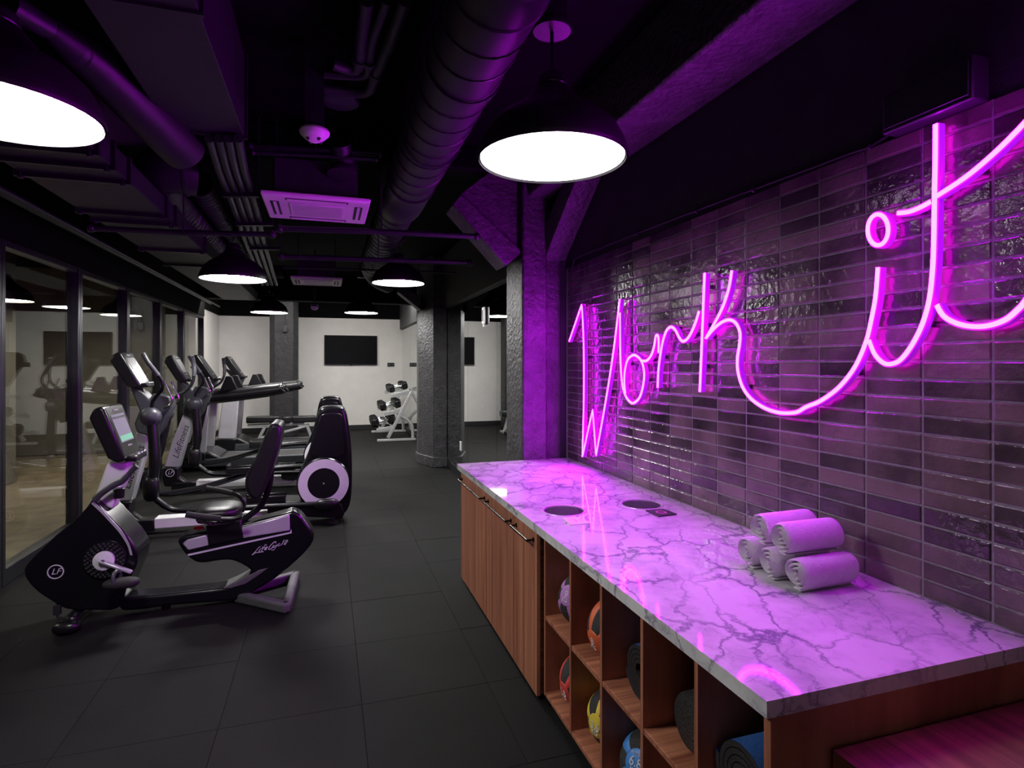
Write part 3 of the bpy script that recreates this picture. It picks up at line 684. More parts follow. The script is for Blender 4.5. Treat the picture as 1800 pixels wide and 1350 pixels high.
def stroke(path3, closed=False):
    body = MB(); ribbon(body, path3, .0112, XN + .0, XN + .026, closed)
    b_ = body.build('channel', 'neon_body', neon)
    dome = MB(); ribbon(dome, path3, .0072, XN - .004, XN - .0005, closed); dome.build('tube', 'neon_core', b_)
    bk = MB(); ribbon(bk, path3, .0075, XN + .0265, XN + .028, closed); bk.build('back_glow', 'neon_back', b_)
    if not closed:
        step = max(1, len(path3) // 3)
        for p in path3[step // 2::step]:
            MB().box(XN + .028, XW - .011, p[1] - .010, p[1] + .010, p[2] - .010, p[2] + .010).build('wall_clip', 'bracket_dark', neon)
for kind, segs in STROKES:
    fz = z7 if kind == 'z7' else z8
    path = []
    for s_ in segs:
        px_ = catmull([fz(p) for p in s_], 7) if len(s_) > 2 else [fz(s_[0]), fz(s_[1])]
        pp = [tuple(at_x(u, v, XN)) for u, v in px_]; path += pp if not path else pp[1:]
    stroke(path)
stroke([tuple(at_x(*z8((410 + 45 * math.cos(a), 560 + 68 * math.sin(a))), XN)) for a in [2 * math.pi * i / 28 for i in range(28)]], True)
# transformer box and cable of the sign
q0, q1 = at_x(1578, 215, XW), at_x(1740, 160, XW)
t = thing('transformer_box', 'black transformer box on the wall above the neon sign', 'transformer', (XW - .03, q0.y, q0.z))
MB().box(XW - .075, XW, q1.y, q0.y, 2.515, 2.655).build('case', 'bracket_dark', t, .006); MB().box(XW - .08, XW - .075, q1.y + .01, q0.y - .01, 2.53, 2.64).build('lid', 'plaster_black', t, .002)
pts = [at_x(u, v, XW - .008) for u, v in ((1575, 228), (1530, 258), (1500, 268), (1420, 298), (1325, 333), (1225, 370), (1120, 410), (1060, 434), (1016, 452), (1008, 462), (1005, 500), (1004, 560))]
t = thing('sign_cable', 'thin black cable running along the top edge of the tiles', 'cable', pts[6])
MB().tube(catmull([tuple(p) for p in pts], 4), .006, 6).build('cable', 'bracket_dark', t)
for i in (1, 4, 5, 6, 7): MB().lathe([(.014, -.006), (.014, .006), (.009, .006), (.009, -.006)], pts[i], (0, 1, -.1), 12, True).build('clip', 'bracket_dark', t)
# ------------------------------------------------------------------ ceiling services
def spiral_duct(t, path, r, pitch, name='duct', mat='duct_black', seam=.006):
    path = [Vector(p) for p in path]
    d = MB().tube(path, r, 28, False).build(name, mat, t)
    mb = MB()
    for a, b_ in zip(path[:-1], path[1:]):
        ax = (b_ - a).normalized(); L = (b_ - a).length; e1 = ax.orthogonal().normalized(); e2 = ax.cross(e1); n = max(2, int(L / pitch * 20))
        rr = (r if not isinstance(r, (list, tuple)) else r[0]) + .002
        mb.tube([a + ax * (L * i / n) + (e1 * math.cos(2 * math.pi * i / 20) + e2 * math.sin(2 * math.pi * i / 20)) * rr for i in range(n + 1)], seam, 4)
    mb.build('seam', mat, d); return d
def collar(t, p, ax, r, w=.05):
    ax = Vector(ax).normalized(); MB().lathe([(r, -w / 2), (r + .010, -w / 2), (r + .010, w / 2), (r, w / 2)], p, ax, 28).build('collar', 'duct_black', t)
t = thing('main_duct', 'large black spiral duct running down the room above the aisle', 'duct', (.60, 4, 3.12))
spiral_duct(t, [(.62, YN + .2, 3.12), (.62, 4.55, 3.12)], .18, .20)
spiral_duct(t, [(.60, 5.0, 3.10), (.60, 8.2, 3.10)], .165, .17)
for y in (.9, 2.7, 4.5): collar(t, (.62, y, 3.12), (0, 1, 0), .182)
MB().tube(catmull([(.62, 4.5, 3.12), (.62, 4.7, 3.10), (.60, 4.9, 3.06), (.60, 5.1, 3.10)], 5), .175, 28, False).build('offset_bend', 'duct_black', t)
MB().tube(catmull([(.60, 8.15, 3.10), (.60, 8.5, 3.08), (.72, 8.8, 2.98), (.9, 9.0, 2.93)], 5), .15, 24, False).build('end_bend', 'duct_black', t)
for y in (1.6, 3.6, 6.2): MB().tube([(.62 + .19 * math.cos(a), y, 3.12 + .19 * math.sin(a)) for a in [math.pi * k / 10 for k in range(21)]], .006, 5, True, True).build('hanger', 'pipe_black', t)
# left branch ducts
t = thing('branch_duct', 'black spiral branch duct slanting across the upper left of the ceiling', 'duct', (-1.2, 3, 3.0))
p = [at_z(16, 8, 3.10), at_z(85, 48, 3.10), at_z(165, 107, 3.08), at_z(240, 181, 3.02), at_z(322, 262, 2.95)]
MB().tube([p[0], p[1]], .05, 18, False).build('thin_end', 'duct_black', t)
MB().tube([p[1], p[1] + (p[2] - p[1]) * .5], [.05, .085], 20, False).build('reducer', 'duct_black', t)
spiral_duct(t, [p[1] + (p[2] - p[1]) * .5, p[2], p[3], p[4]], [.085, .10, .115, .125], .12)
t = thing('elbow_duct', 'black round duct with a fat elbow below the slanting branch duct', 'duct', (-1.0, 4.2, 2.8))
e = [None, None, at_z(300, 350, 3.05), at_z(385, 440, 3.05), at_z(418, 474, 3.05)]
MB().tube(catmull([at_z(345, 305, 3.05), at_z(310, 300, 3.05), at_z(277, 302, 3.05), at_z(282, 330, 3.05), e[2]], 5), .155, 26, False).build('elbow', 'duct_black', t)
for k in (1, 3): collar(t, catmull([at_z(345, 305, 3.05), at_z(310, 300, 3.05), at_z(277, 302, 3.05)], 2)[k], (1, 0, 0), .155, .02)
spiral_duct(t, [e[2], e[3], e[4]], .145, .10)
t = thing('thin_duct', 'slim black spiral duct beside the conduit bundle', 'duct', (-.8, 5, 2.9))
spiral_duct(t, [at_z(350, 322, 3.08), at_z(400, 400, 3.08), at_z(455, 468, 3.08)], .095, .08, seam=.004)
MB().tube(catmull([at_z(455, 468, 3.08), at_z(470, 477, 3.08), at_z(500, 478, 3.08)], 4), .095, 18, False).build('bend', 'duct_black', t)
# rectangular ducts
t = thing('rectangular_duct', 'wide flat black rectangular duct at the top left, lit purple on its side', 'duct', (-.64, 2, 3.0))
MB().box(-.83, -.45, YN + .2, 3.66, 3.0, ZC - .02).build('duct', 'duct_black', t, .004)
for y in (1.2, 2.4, 3.63): MB().box(-.842, -.435, y - .012, y + .012, 2.988, ZC - .02).build('flange', 'duct_black', t)
t = thing('flat_duct', 'low flat duct with bolted flanges along the glazed side', 'duct', (-1.36, 5, 2.75))
MB().box(-1.62, -1.10, 2.75, 10.5, 2.76, 2.89).build('duct', 'duct_black', t, .004)
for v in (268, 292, 322, 377, 391, 437, 462):
    y = at_z(160, v, 2.75).y if v < 300 else at_z(240, v, 2.75).y
    f_ = MB().box(-1.64, -1.08, y - .014, y + .014, 2.735, 2.895).build('flange', 'frame_dark', t)
    for x in (-1.61, -1.12): MB().lathe([(.0005, -.022), (.016, -.022), (.016, .01)], (x, y, 2.748), (0, 0, 1), 10).build('bolt', 'pipe_black', f_)
t = thing('ceiling_panel', 'dark grey access panel with a round disc left of the branch duct', 'panel', (-1.28, 4, 3.2))
MB().box(-1.42, -1.17, 3.56, 4.55, 3.18, 3.22).build('board', 'soffit_grey', t, .003)
c = at_z(118, 149, 3.18); MB().lathe([(.0005, -.012), (.05, -.010), (.062, -.004), (.064, 0)], c, n=24).build('disc', 'grey_plastic', t); MB().lathe([(.0005, -.02), (.008, -.018), (.008, 0)], c, n=10).build('sensor_tip', 'chrome', t)
# conduits on struts
t = thing('conduit_rack', 'bundle of black conduits carried on struts left of the air cassette', 'conduits', (-.4, 5, 2.95))
for k in range(4):
    z = 2.97; a = [at_z(u, v, z) for u, v in ((368 + 17 * k, 243), (385 + 15 * k, 300), (398 + 14 * k, 330), (420 + 12 * k, 388), (430 + 11 * k, 420), (462 + 8 * k, 500))]
    MB().tube(catmull([tuple(q) for q in a], 4), .026, 10).build('conduit', 'pipe_black', t)
for u0, u1, v in ((392, 455, 343), (414, 480, 394), (440, 492, 437)):
    a, b_ = at_z(u0, v, 2.93), at_z(u1, v, 2.93); s_ = MB().bar(a, b_, .04, .03).build('strut', 'frame_dark', t)
    for q in (a, b_): MB().cyl(q, (q.x, q.y, ZC), .006, 6).build('hanger_rod', 'pipe_black', s_)
# cross pipes
def pipe(label, pts, r=.022, name='ceiling_pipe', group='black pipes under the ceiling'):
    t = thing(name, label, 'pipe', pts[0], group); MB().tube(pts, r, 12).build('pipe', 'pipe_black', t)
    for q in (pts[0], pts[-1]): MB().ball(q, r * 1.5, n=12, m=8).build('coupling', 'pipe_black', t)
    m = (Vector(pts[0]) + Vector(pts[-1])) / 2; MB().cyl(m, (m.x, m.y, ZC), .006, 6).build('hanger_rod', 'pipe_black', t); return t
zp = 2.70
pipe('horizontal black pipe from the flat duct to an elbow below the near air cassette', [at_z(160, 401, zp), at_z(320, 409, zp), at_z(478, 412, zp)])
pipe('horizontal black pipe crossing under the main duct, in front of the column brace', [at_z(492, 402, zp), at_z(660, 407, zp), at_z(838, 416, zp)])
pipe('horizontal black pipe just above the far air cassette', [at_z(495, 451, zp), at_z(640, 456, zp), at_z(825, 462, zp)], .024)
pipe('thin horizontal black pipe touching the far air cassette', [at_z(500, 470, 2.9), at_z(640, 474, 2.9), at_z(800, 480, 2.9)], .014)
pipe('purple lit black pipe just behind the motion sensor', [at_z(440, 258, 3.25), at_z(560, 264, 3.25), at_z(668, 270, 3.25)], .022)
pipe('purple lit black pipe, lower of the pair behind the motion sensor', [at_z(445, 268, 3.2), at_z(560, 274, 3.2), at_z(662, 280, 3.2)], .014)
pipe('dark sprinkler pipe along the black header over the glazing', [(-2.1, 1.5, 2.86), (-2.1, 6, 2.86), (-2.1, 12.2, 2.86)], .026)
pipe('lower dark pipe along the black header over the glazing', [(-1.95, 1.5, 2.80), (-1.95, 6, 2.80), (-1.95, 12.2, 2.80)], .018)
for k, pts in enumerate((((645, 0, 3.3), (636, 60, 3.3), (632, 105, 3.3), (622, 122, 3.3), (585, 112, 3.3)), ((680, 0, 3.3), (655, 70, 3.3), (648, 108, 3.3), (638, 132, 3.3), (570, 130, 3.3)), ((712, 0, 3.3), (682, 80, 3.3), (660, 130, 3.3), (640, 162, 3.3), (560, 155, 3.3)))):
    t = thing('bent_pipe', ('leftmost', 'middle', 'rightmost')[k] + ' of three bent black pipes at the top centre', 'pipe', at_z(*pts[2]), 'bent pipes at the top centre')
    MB().tube(catmull([tuple(at_z(*q)) for q in pts], 6), .032 if k != 1 else .024, 12).build('pipe', 'pipe_black', t)
    c = at_z(*pts[2]); MB().lathe([(.034, -.02), (.040, -.02), (.040, .02), (.034, .02)], c, at_z(*pts[3]) - at_z(*pts[1]), 14).build('sleeve', 'pipe_black', t)
# air cassettes
def cassette(x0, x1, y0, y1, z, label):
    t = thing('air_cassette', label, 'air conditioner', ((x0 + x1) / 2, (y0 + y1) / 2, z), 'white ceiling air cassettes')
    MB().box(x0 + .09, x1 - .09, y0 + .08, y1 - .08, z + .03, z + .30).build('body', 'duct_black', t)
    p = MB().box(x0, x1, y0, y1, z, z + .035).build('panel', 'ac_white', t, .012, 3)
    cx_, cy_ = (x0 + x1) / 2, (y0 + y1) / 2
    MB().box(cx_ - .20, cx_ + .20, cy_ - .17, cy_ + .17, z - .008, z).build('grille', 'ac_white', p, .004)
    for k in range(11): MB().box(cx_ - .18, cx_ + .18, cy_ - .15 + k * .03, cy_ - .145 + k * .03, z - .0085, z - .007).build('grille_slot', 'grey_plastic', p)
    for a in ((cx_ - .22, cx_ + .22, y0 + .045, y0 + .10), (cx_ - .22, cx_ + .22, y1 - .10, y1 - .045), (x0 + .05, x0 + .11, cy_ - .2, cy_ + .2), (x1 - .11, x1 - .05, cy_ - .2, cy_ + .2)):
        MB().box(*a, z - .002, z + .004).build('outlet_slot', 'slot_dark', p)
        if a[1] - a[0] > .2: MB().box(a[0] + .01, a[1] - .01, a[2] + .018, a[2] + .036, z - .007, z - .002).build('louvre', 'ac_white', p)
        else: MB().box(a[0] + .02, a[0] + .042, a[2] + .01, a[3] - .01, z - .007, z - .002).build('louvre', 'ac_white', p)
    for x in (x0 + .1, x1 - .1): MB().cyl((x, y0 + .12, z + .2), (x, y0 + .12, ZC), .006, 6).build('hanger_rod', 'pipe_black', t)
    return t
cassette(-.45, .31, 4.44, 5.14, 2.9, 'near white ceiling air cassette with a purple tint')
cassette(-.49, .21, 8.64, 9.38, 2.9, 'far white ceiling air cassette above the television')
c = at_z(553, 238, 2.98)
t = thing('motion_sensor', 'white domed motion sensor glowing purple on the ceiling', 'sensor', c)
MB().lathe([(.0005, -.035), (.03, -.034), (.055, -.018), (.078, .004), (.082, .018), (.076, .03), (.0005, .03)], c, n=28).build('dome', 'white_plastic', t)
for k in range(4): MB().ball(c + Vector((.04 * math.cos(k * 1.57 + .6), .04 * math.sin(k * 1.57 + .6), -.027)), .011, n=10, m=6).build('lens', 'grey_plastic', t)
MB().box(c.x - .05, c.x + .05, c.y - .05, c.y + .05, c.z + .03, ZC).build('mount', 'pipe_black', t)
c = at_z(598, 180, 3.3); t = thing('junction_disc', 'round black cover disc beside the motion sensor', 'cover', c)
MB().lathe([(.0005, -.012), (.10, -.010), (.112, -.002), (.112, .03), (.0005, .03)], c, n=28).build('cover', 'pipe_black', t); MB().cyl(c, (c.x, c.y, ZC), .05, 12).build('stem', 'pipe_black', t)
t = thing('flexible_stub', 'short bent black duct stub above the near air cassette', 'duct', at_z(600, 270, 3.2))
MB().tube(catmull([tuple(at_z(*q)) for q in ((598, 250, 3.3), (602, 268, 3.25), (606, 288, 3.2), (600, 305, 3.1))], 5), .075, 18).build('stub', 'duct_black', t)
MB().lathe([(.075, -.01), (.10, -.01), (.10, .01), (.075, .01)], at_z(600, 305, 3.1), (0, .2, 1), 20).build('flange', 'duct_black', t)
for u, v, Y, lab in ((553, 541, 9.6, 'small white smoke detector hanging below the far air cassette'),):
    c = at_y(u, v, Y); t = thing('smoke_detector', lab, 'detector', c)
    MB().ball(c, .055, .055, .04, 16, 8).build('dome', 'white_plastic', t); MB().lathe([(.0005, .02), (.06, .02), (.06, .05), (.0005, .05)], c, n=18).build('base', 'grey_plastic', t); MB().cyl((c.x, c.y, c.z + .05), (c.x, c.y, ZC), .01, 8).build('stem', 'pipe_black', t)
c = at_x(851, 555, XM - .02); t = thing('wall_speaker', 'small white speaker fixed high on the mirror panels', 'speaker', c)
MB().box(XM - .04, XM - .001, c.y - .05, c.y + .05, c.z - .11, c.z + .11).build('case', 'white_plastic', t, .015); MB().box(XM - .043, XM - .04, c.y - .035, c.y + .035, c.z - .07, c.z + .07).build('grille', 'grey_plastic', t); MB().box(XM - .03, XM - .001, c.y - .02, c.y + .02, c.z - .14, c.z - .11).build('bracket', 'white_plastic', t)

# ------------------------------------------------------------------ end wall items
a, b_ = at_y(570, 589, YB - .06), at_y(663, 641, YB - .06)
t = thing('television', 'wall mounted black flat screen television on the white wall', 'television', (a.x, YB - .05, b_.z))
MB().box(a.x, b_.x, YB - .06, YB - .02, b_.z, a.z).build('case', 'black_plastic', t, .004); MB().box(a.x + .012, b_.x - .012, YB - .063, YB - .06, b_.z + .014, a.z - .012).build('screen', 'tv_black', t); MB().box((a.x + b_.x) / 2 - .2, (a.x + b_.x) / 2 + .2, YB - .02, YB - .002, b_.z + .2, a.z - .2).build('wall_bracket', 'black_steel', t); MB().box((a.x + b_.x) / 2 - .03, (a.x + b_.x) / 2 + .03, YB - .055, YB - .03, b_.z - .012, b_.z).build('logo_tab', 'black_plastic', t)
c = at_y(687, 641, YB); t = thing('wall_panel_switch', 'small black double switch plate right of the television', 'switch', c)
MB().box(c.x - .09, c.x + .09, YB - .02, YB, c.z - .05, c.z + .05).build('plate', 'black_plastic', t, .004)
for x in (-.045, .045): MB().box(c.x + x - .03, c.x + x + .03, YB - .024, YB - .02, c.z - .03, c.z + .03).build('rocker', 'grey_plastic', t)
def outlet(p, label, nrm='y'):
    t = thing('wall_outlet', label, 'outlet', p, 'white wall outlets')
    if nrm == 'y':
        MB().box(p.x - .04, p.x + .04, p.y - .008, p.y, p.z - .06, p.z + .06).build('plate', 'outlet_white', t, .003)
        for z in (-.025, .025): MB().box(p.x - .016, p.x + .016, p.y - .010, p.y - .008, p.z + z - .014, p.z + z + .014).build('socket', 'white_plastic', t)
    else:
        MB().box(p.x - .008, p.x, p.y - .05, p.y + .05, p.z - .07, p.z + .07).build('plate', 'outlet_white', t, .003)
        for z in (-.028, .028): MB().box(p.x - .011, p.x - .008, p.y - .018, p.y + .018, p.z + z - .016, p.z + z + .016).build('socket', 'white_plastic', t)
outlet(at_y(552.5, 721, YB - .001), 'white outlet on the end wall beside the elliptical housings')
outlet(at_x(810, 784, XM - .001), 'white outlet low on the mirror next to the pillar', 'x')
c = at_y(501, 578, 14.49); t = thing('column_sensor', 'small dark box high on the far column', 'sensor', c)
MB().box(c.x - .05, c.x + .05, 14.44, 14.499, c.z - .08, c.z + .08).build('case', 'grey_plastic', t, .01); MB().cyl((c.x, 14.48, c.z + .08), (c.x, 14.48, 2.9), .008, 6).build('conduit', 'pipe_black', t)

# ------------------------------------------------------------------ dumbbell rack
t = thing('dumbbell_rack', 'silver three tier dumbbell rack beside the pillar', 'rack', (1.5, 13.8, 0))
def rack_side(Y):
    q = lambda u, v: at_y(u, v, 13.02)
    def P3(u, v): p = q(u, v); return Vector((p.x, Y, p.z))
    a, b_ = P3(663, 774), P3(731, 771); MB().box(a.x, b_.x, Y - .035, Y + .035, 0, .05).build('foot', 'rack_paint', t, .008)
    MB().bar(P3(682, 770), P3(724, 688), .07, .07, (0, 1, 0)).build('upright', 'rack_paint', t, .01)
    MB().tube(catmull([tuple(P3(u, v)) for u, v in ((704, 731), (712, 735), (721, 743), (725, 752), (726, 771))], 5), .036, 12).build('rear_leg', 'rack_paint', t)
    for uv in (((689, 696), (719, 689)), ((675, 728), (705, 722)), ((662, 757), (694, 751))):
        MB().bar(P3(*uv[0]), P3(*uv[1]), .05, .085, (0, 0, 1)).build('arm', 'rack_paint', t, .006)
rack_side(13.02); rack_side(14.75)
DB = thing('dumbbell', 'x', 'dumbbell', (0, 0, 0), 'hex dumbbells on the rack')
hx = lambda r_: [(r_ * math.cos(R(60 * k + 30)), r_ * math.sin(R(60 * k + 30))) for k in range(6)]
for s_ in (-1, 1):
    x0 = .07 * s_; x1 = .175 * s_
    mb = MB(); r1, r2 = hx(.078), hx(.062)
    vv = [(x0, y, z) for y, z in r2] + [(x0 + .02 * s_, y, z) for y, z in r1] + [(x1 - .02 * s_, y, z) for y, z in r1] + [(x1, y, z) for y, z in r2]
    mb.add(vv, [(0, 1, 2, 3, 4, 5), (18, 19, 20, 21, 22, 23)] + [(6 * k + j, 6 * k + (j + 1) % 6, 6 * k + 6 + (j + 1) % 6, 6 * k + 6 + j) for k in range(3) for j in range(6)])
    hd_ = mb.build('head', 'black_plastic', DB, .006)
    MB().lathe([(.0005, 0), (.034, 0), (.036, .003), (.0005, .003)], (x1, 0, 0), (s_, 0, 0), 16).build('end_plate', 'grey_plastic', hd_)
MB().tube([(-.075, 0, 0), (-.05, 0, 0), (0, 0, 0), (.05, 0, 0), (.075, 0, 0)], [.014, .015, .018, .015, .014], 12).build('grip', 'chrome', DB)
first = True
for r_, (uv0, uv1, sz) in enumerate((((689, 692), (718, 685), 1.18), ((675, 724), (704, 718), 1.32), ((662, 753), (693, 747), 1.48))):
    a, b_ = at_y(*uv0, 13.02), at_y(*uv1, 13.02); m = (a + b_) / 2; tilt = math.atan2(b_.z - a.z, b_.x - a.x)
    for s_ in (-.13, .13):
        q = m + Vector((math.cos(tilt), 0, math.sin(tilt))) * s_
        MB().box(q.x - .02, q.x + .02, 13.03, 14.74, q.z - .005, q.z + .012).build('shelf_rail', 'rack_paint', t, .004)
    for k, y in enumerate((13.16, 13.50, 13.84)):
        d = DB if first else copy_tree(DB); first = False
        d.location = (m.x - .03, y, m.z + .012 + .068 * sz + .008); d.rotation_euler = (0, -tilt, 0); d.scale = (sz, sz, sz)
        d['label'] = 'black hex dumbbell on the %s tier of the silver rack, %s' % (('top', 'middle', 'bottom')[r_], ('nearest the viewer', 'second from the viewer', 'third from the viewer')[k])

# ------------------------------------------------------------------ shared machine pieces
def sm(pts, n=4): return catmull(pts, n, True)
def badge(parent, x, y, z, r):
    MB().lathe([(r * .86, 0), (r * .86, .003), (r, .003), (r, 0)], (x, y, z), (0, -1, 0), 28, True).build('badge_ring', 'light_print', parent)
    text('badge_letters', 'LF', r * 1.15, (x, y - .001, z), 'light_print', parent, None, 0, .35)
def console(t, top, bot, y0, y1, thick, lit=True, back=.06):
    """screen unit: top/bot are (x, z) of the face edges; the face looks towards +x and up"""
    a, b_ = Vector((top[0], 0, top[1])), Vector((bot[0], 0, bot[1])); d = (b_ - a).normalized(); n = Vector((-d.z, 0, d.x))
    if n.x < 0: n = -n
    h = (b_ - a).length
    prof = [a + d * .02, a + n * .0 + d * .0 - n * .02, a - n * thick * .6 + d * .005, a - n * thick + d * .05, b_ - n * thick * .9 - d * .04, b_ - n * thick * .5 + d * .01, b_ - n * .01 + d * .012, b_]
    c = MB().prism_y([(p.x, p.z) for p in prof], y0, y1).build('console', 'black_plastic', t, .022, 3)
    def face(f0, f1, m0, m1, off, name, mat, parent):
        q0, q1 = a + d * h * f0, a + d * h * f1; w = y1 - y0; ya, yb = y0 + w * m0, y0 + w * m1
        return MB().ngon([(q0.x, ya, q0.z), (q0.x, yb, q0.z), (q1.x, yb, q1.z), (q1.x, ya, q1.z)], -n * .004).build(name, mat, parent) if off == 0 else \
            MB().ngon([tuple(Vector((q.x, yy, q.z)) + n * off) for q, yy in ((q0, ya), (q0, yb), (q1, yb), (q1, ya))], -n * .003).build(name, mat, parent)
    bz = face(.05, .97, .07, .93, .0015, 'bezel', 'black_gloss', c)
    sc_ = face(.20, .72, .16, .84, .004, 'display', 'screen_lit' if lit else 'screen', c)
    if lit: face(.60, .70, .18, .82, .0055, 'green_bar', 'screen_green', sc_); face(.24, .28, .18, .82, .0055, 'status_bar', 'grey_plastic', sc_)
    rot = Matrix((Vector((0, 1, 0)), -d, n)).transposed()
    mid = Vector((0, (y0 + y1) / 2, 0)); text('maker_name', 'LifeFitness', h * .06, a + d * h * .12 + n * .005 + mid, 'light_print', bz, rot, 0, .3); text('maker_name', 'LifeFitness', h * .05, a + d * h * .80 + n * .005 + mid, 'light_print', bz, rot, 0, .3)
    q = b_ + d * .0; MB().box(q.x - .02, q.x + .05, y0 + .06, y1 - .06, q.z - .03, q.z + .01).build('tray', 'black_plastic', c, .01)
    for k in range(3): MB().ball((q.x + .045, y0 + .12 + k * .07, q.z + .012), .012, n=10, m=6).build('button', 'chrome', c)
    return c

# ------------------------------------------------------------------ recumbent bike
YN0, YC = 4.44, 4.585
t = thing('recumbent_bike', 'black and silver recumbent exercise bike nearest the viewer', 'exercise bike', (-.95, YC, 0))
sh = XZ(sm([(163, 879), (180, 895), (196, 911), (213, 929), (230, 950), (241, 971), (240, 992), (231, 1013), (222, 1035), (207, 1070), (156, 1073), (116, 1071), (90, 1057), (66, 1041), (48, 1022), (41, 1003), (52, 985), (72, 966), (98, 941), (128, 917), (151, 893)], 3), YN0)
shroud = MB().prism_y(sh, YN0, 2 * YC - YN0).build('flywheel_cover', 'black_gloss', t, .035, 4)
st = XZ(catmull([(164, 881), (181, 897), (197, 914), (214, 933), (228, 957), (233, 976)], 4) + catmull([(229, 975), (224, 958), (210, 936), (194, 918), (178, 901), (161, 885)], 4), YN0)
MB().prism_y(st, YN0 - .006, YN0 + .022).build('trim_stripe', 'silver_paint', t); MB().prism_y(st, 2 * YC - YN0 - .022, 2 * YC - YN0 + .006).build('trim_stripe', 'silver_paint', t)
ctr = at_y(185.5, 983, YN0 - .004); pr = 33 / F * (ctr.x * SN + ctr.y * CS)
disc = MB().lathe([(.0005, .022), (pr * .5, .022), (pr * .96, .018), (pr, .010), (pr, -.01)], ctr, (0, -1, 0), 36).build('crank_disc', 'black_plastic', t)
for ring, cnt in ((.62, 18), (.76, 22), (.88, 26)):
    mb = MB()
    for k in range(cnt): a = 2 * math.pi * (k + ring * 3) / cnt; mb.box(ctr.x + pr * ring * math.cos(a) - .006, ctr.x + pr * ring * math.cos(a) + .006, ctr.y - .026, ctr.y - .012, ctr.z + pr * ring * math.sin(a) - .005, ctr.z + pr * ring * math.sin(a) + .005)
    tag(mb.build('disc_studs', 'grey_plastic', disc), kind='stuff')
MB().lathe([(.0005, .045), (pr * .40, .045), (pr * .5, .04), (pr * .5, .02)], ctr, (0, -1, 0), 30).build('hub_cap', 'white_plastic', t)
ce = at_y(232, 1006, YN0 - .06); ca = Vector((ctr.x, YN0 - .06, ctr.z))
cr_ = MB().bar(ca - (ce - ca) * .12, ce, .022, .036, (0, 1, 0)).build('crank_arm', 'silver_paint', t, .008); MB().lathe([(.0005, .016), (.015, .016), (.015, 0)], ca, (0, -1, 0), 14).build('bolt', 'grey_plastic', cr_)
def pedal(c, sgn, name='pedal'):
    p = MB().ball((c.x, c.y + sgn * .06, c.z), .105, .055, .032, 20, 10, .8).build(name, 'dark_rubber', t)
    MB().tube(catmull([(c.x - .03, c.y + sgn * .10, c.z), (c.x - .035, c.y + sgn * .10, c.z + .05), (c.x - .03, c.y + sgn * .06, c.z + .078), (c.x - .02, c.y + sgn * .02, c.z + .05), (c.x - .02, c.y + sgn * .02, c.z)], 5), .012, 8).build('strap', 'grey_plastic', p)
pedal(at_y(219, 1019, YN0 - .08), -1)
ce2 = ca * 2 - ce; far = 2 * YC - (YN0 - .06)
MB().bar((ca.x, far, ca.z), (ce2.x, far, ce2.z), .022, .036, (0, 1, 0)).build('crank_arm', 'silver_paint', t, .008); pedal(Vector((ce2.x, far, ce2.z)), 1)
b_ = at_y(97.8, 1005, YN0 - .001); badge(shroud, b_.x, YN0 - .001, b_.z, .046)
bd = sm([(313, 949), (320, 943), (345, 938), (400, 928), (450, 916), (500, 903), (514, 899), (528, 905), (540, 921), (552, 940), (545, 961), (518, 989), (483, 1018), (448, 1039), (415, 1056), (350, 1061), (292, 1066), (215, 1075), (213, 1052), (278, 1046), (353, 1038), (390, 1034), (413, 1026), (436, 1013), (440, 1003), (427, 994), (409, 986), (390, 985.5), (362, 990), (343, 988), (325, 974), (314, 958)], 2)
YB0, YB1 = 4.505, 4.665
body = MB().prism_y(XZ(bd, YB0), YB0, YB1).build('frame_body', 'black_gloss', t, .02, 3)
MB().prism_y(XZ([(413, 1025), (437, 1012), (455, 1002), (472, 998), (452, 1013), (432, 1026), (405, 1034), (392, 1034)], YB0), YB0 - .003, YB1 + .003).build('inner_bow', 'foot_grey', t, .004)
for pts in ([(321, 955), (330, 948), (364, 939), (368, 958), (331, 967)], [(425, 927), (509, 904), (510, 932), (427, 946)]):
    MB().prism_y(XZ(pts, YB0), YB0 - .012, YB1 + .012).build('silver_panel', 'silver_paint', t, .008, 2)
MB().prism_y(XZ([(330, 974), (510, 935), (512, 930), (513, 937), (331, 977)], YB0), YB0 - .004, YB1 + .004).build('trim_line', 'light_print', t)
def script(words, r):
    for w in words:
        mb = MB()
        for st_ in w:
            q = [at_y(430 + x / 13.5, 900 + y / 13.5, YB0 - .001) for x, y in st_]
            mb.tube(catmull([tuple(p) for p in q], 4) if len(q) > 2 else q, r, 6)
        mb.build('script_lettering', 'light_print', body)
script([[[(375, 818), (330, 850), (280, 910), (235, 965), (175, 1018)], [(175, 1018), (260, 970), (350, 955), (452, 940)], [(392, 862), (355, 900), (335, 932), (368, 925)], [(415, 822), (422, 815)], [(525, 778), (490, 782), (450, 840), (400, 932)], [(408, 856), (475, 838)], [(468, 882), (512, 866), (545, 832), (522, 828), (485, 862), (478, 898), (525, 888)]],
        [[(728, 740), (748, 708), (705, 712), (630, 780), (575, 855), (578, 890), (615, 878), (655, 845)], [(695, 785), (660, 835), (690, 838), (748, 785)], [(768, 772), (735, 845), (695, 895), (640, 905)], [(838, 748), (805, 762), (785, 798), (808, 806), (852, 780)], [(945, 660), (905, 725), (872, 788)], [(925, 765), (980, 738), (1022, 682), (992, 672), (960, 715), (938, 768), (978, 768)]]], .0026)
MB().prism_y(XZ([(362, 919), (425, 912), (426, 947), (367, 959)], YB0), YB0 - .02, YB1 + .02).build('seat_carriage', 'black_plastic', t, .012)
c = at_y(318 + 30, 929, YB0 - .03); MB().ball(at_y(349, 928, YB0 - .02), .035, .02, .013, 12, 8).build('seat_lever', 'red_plastic', t)
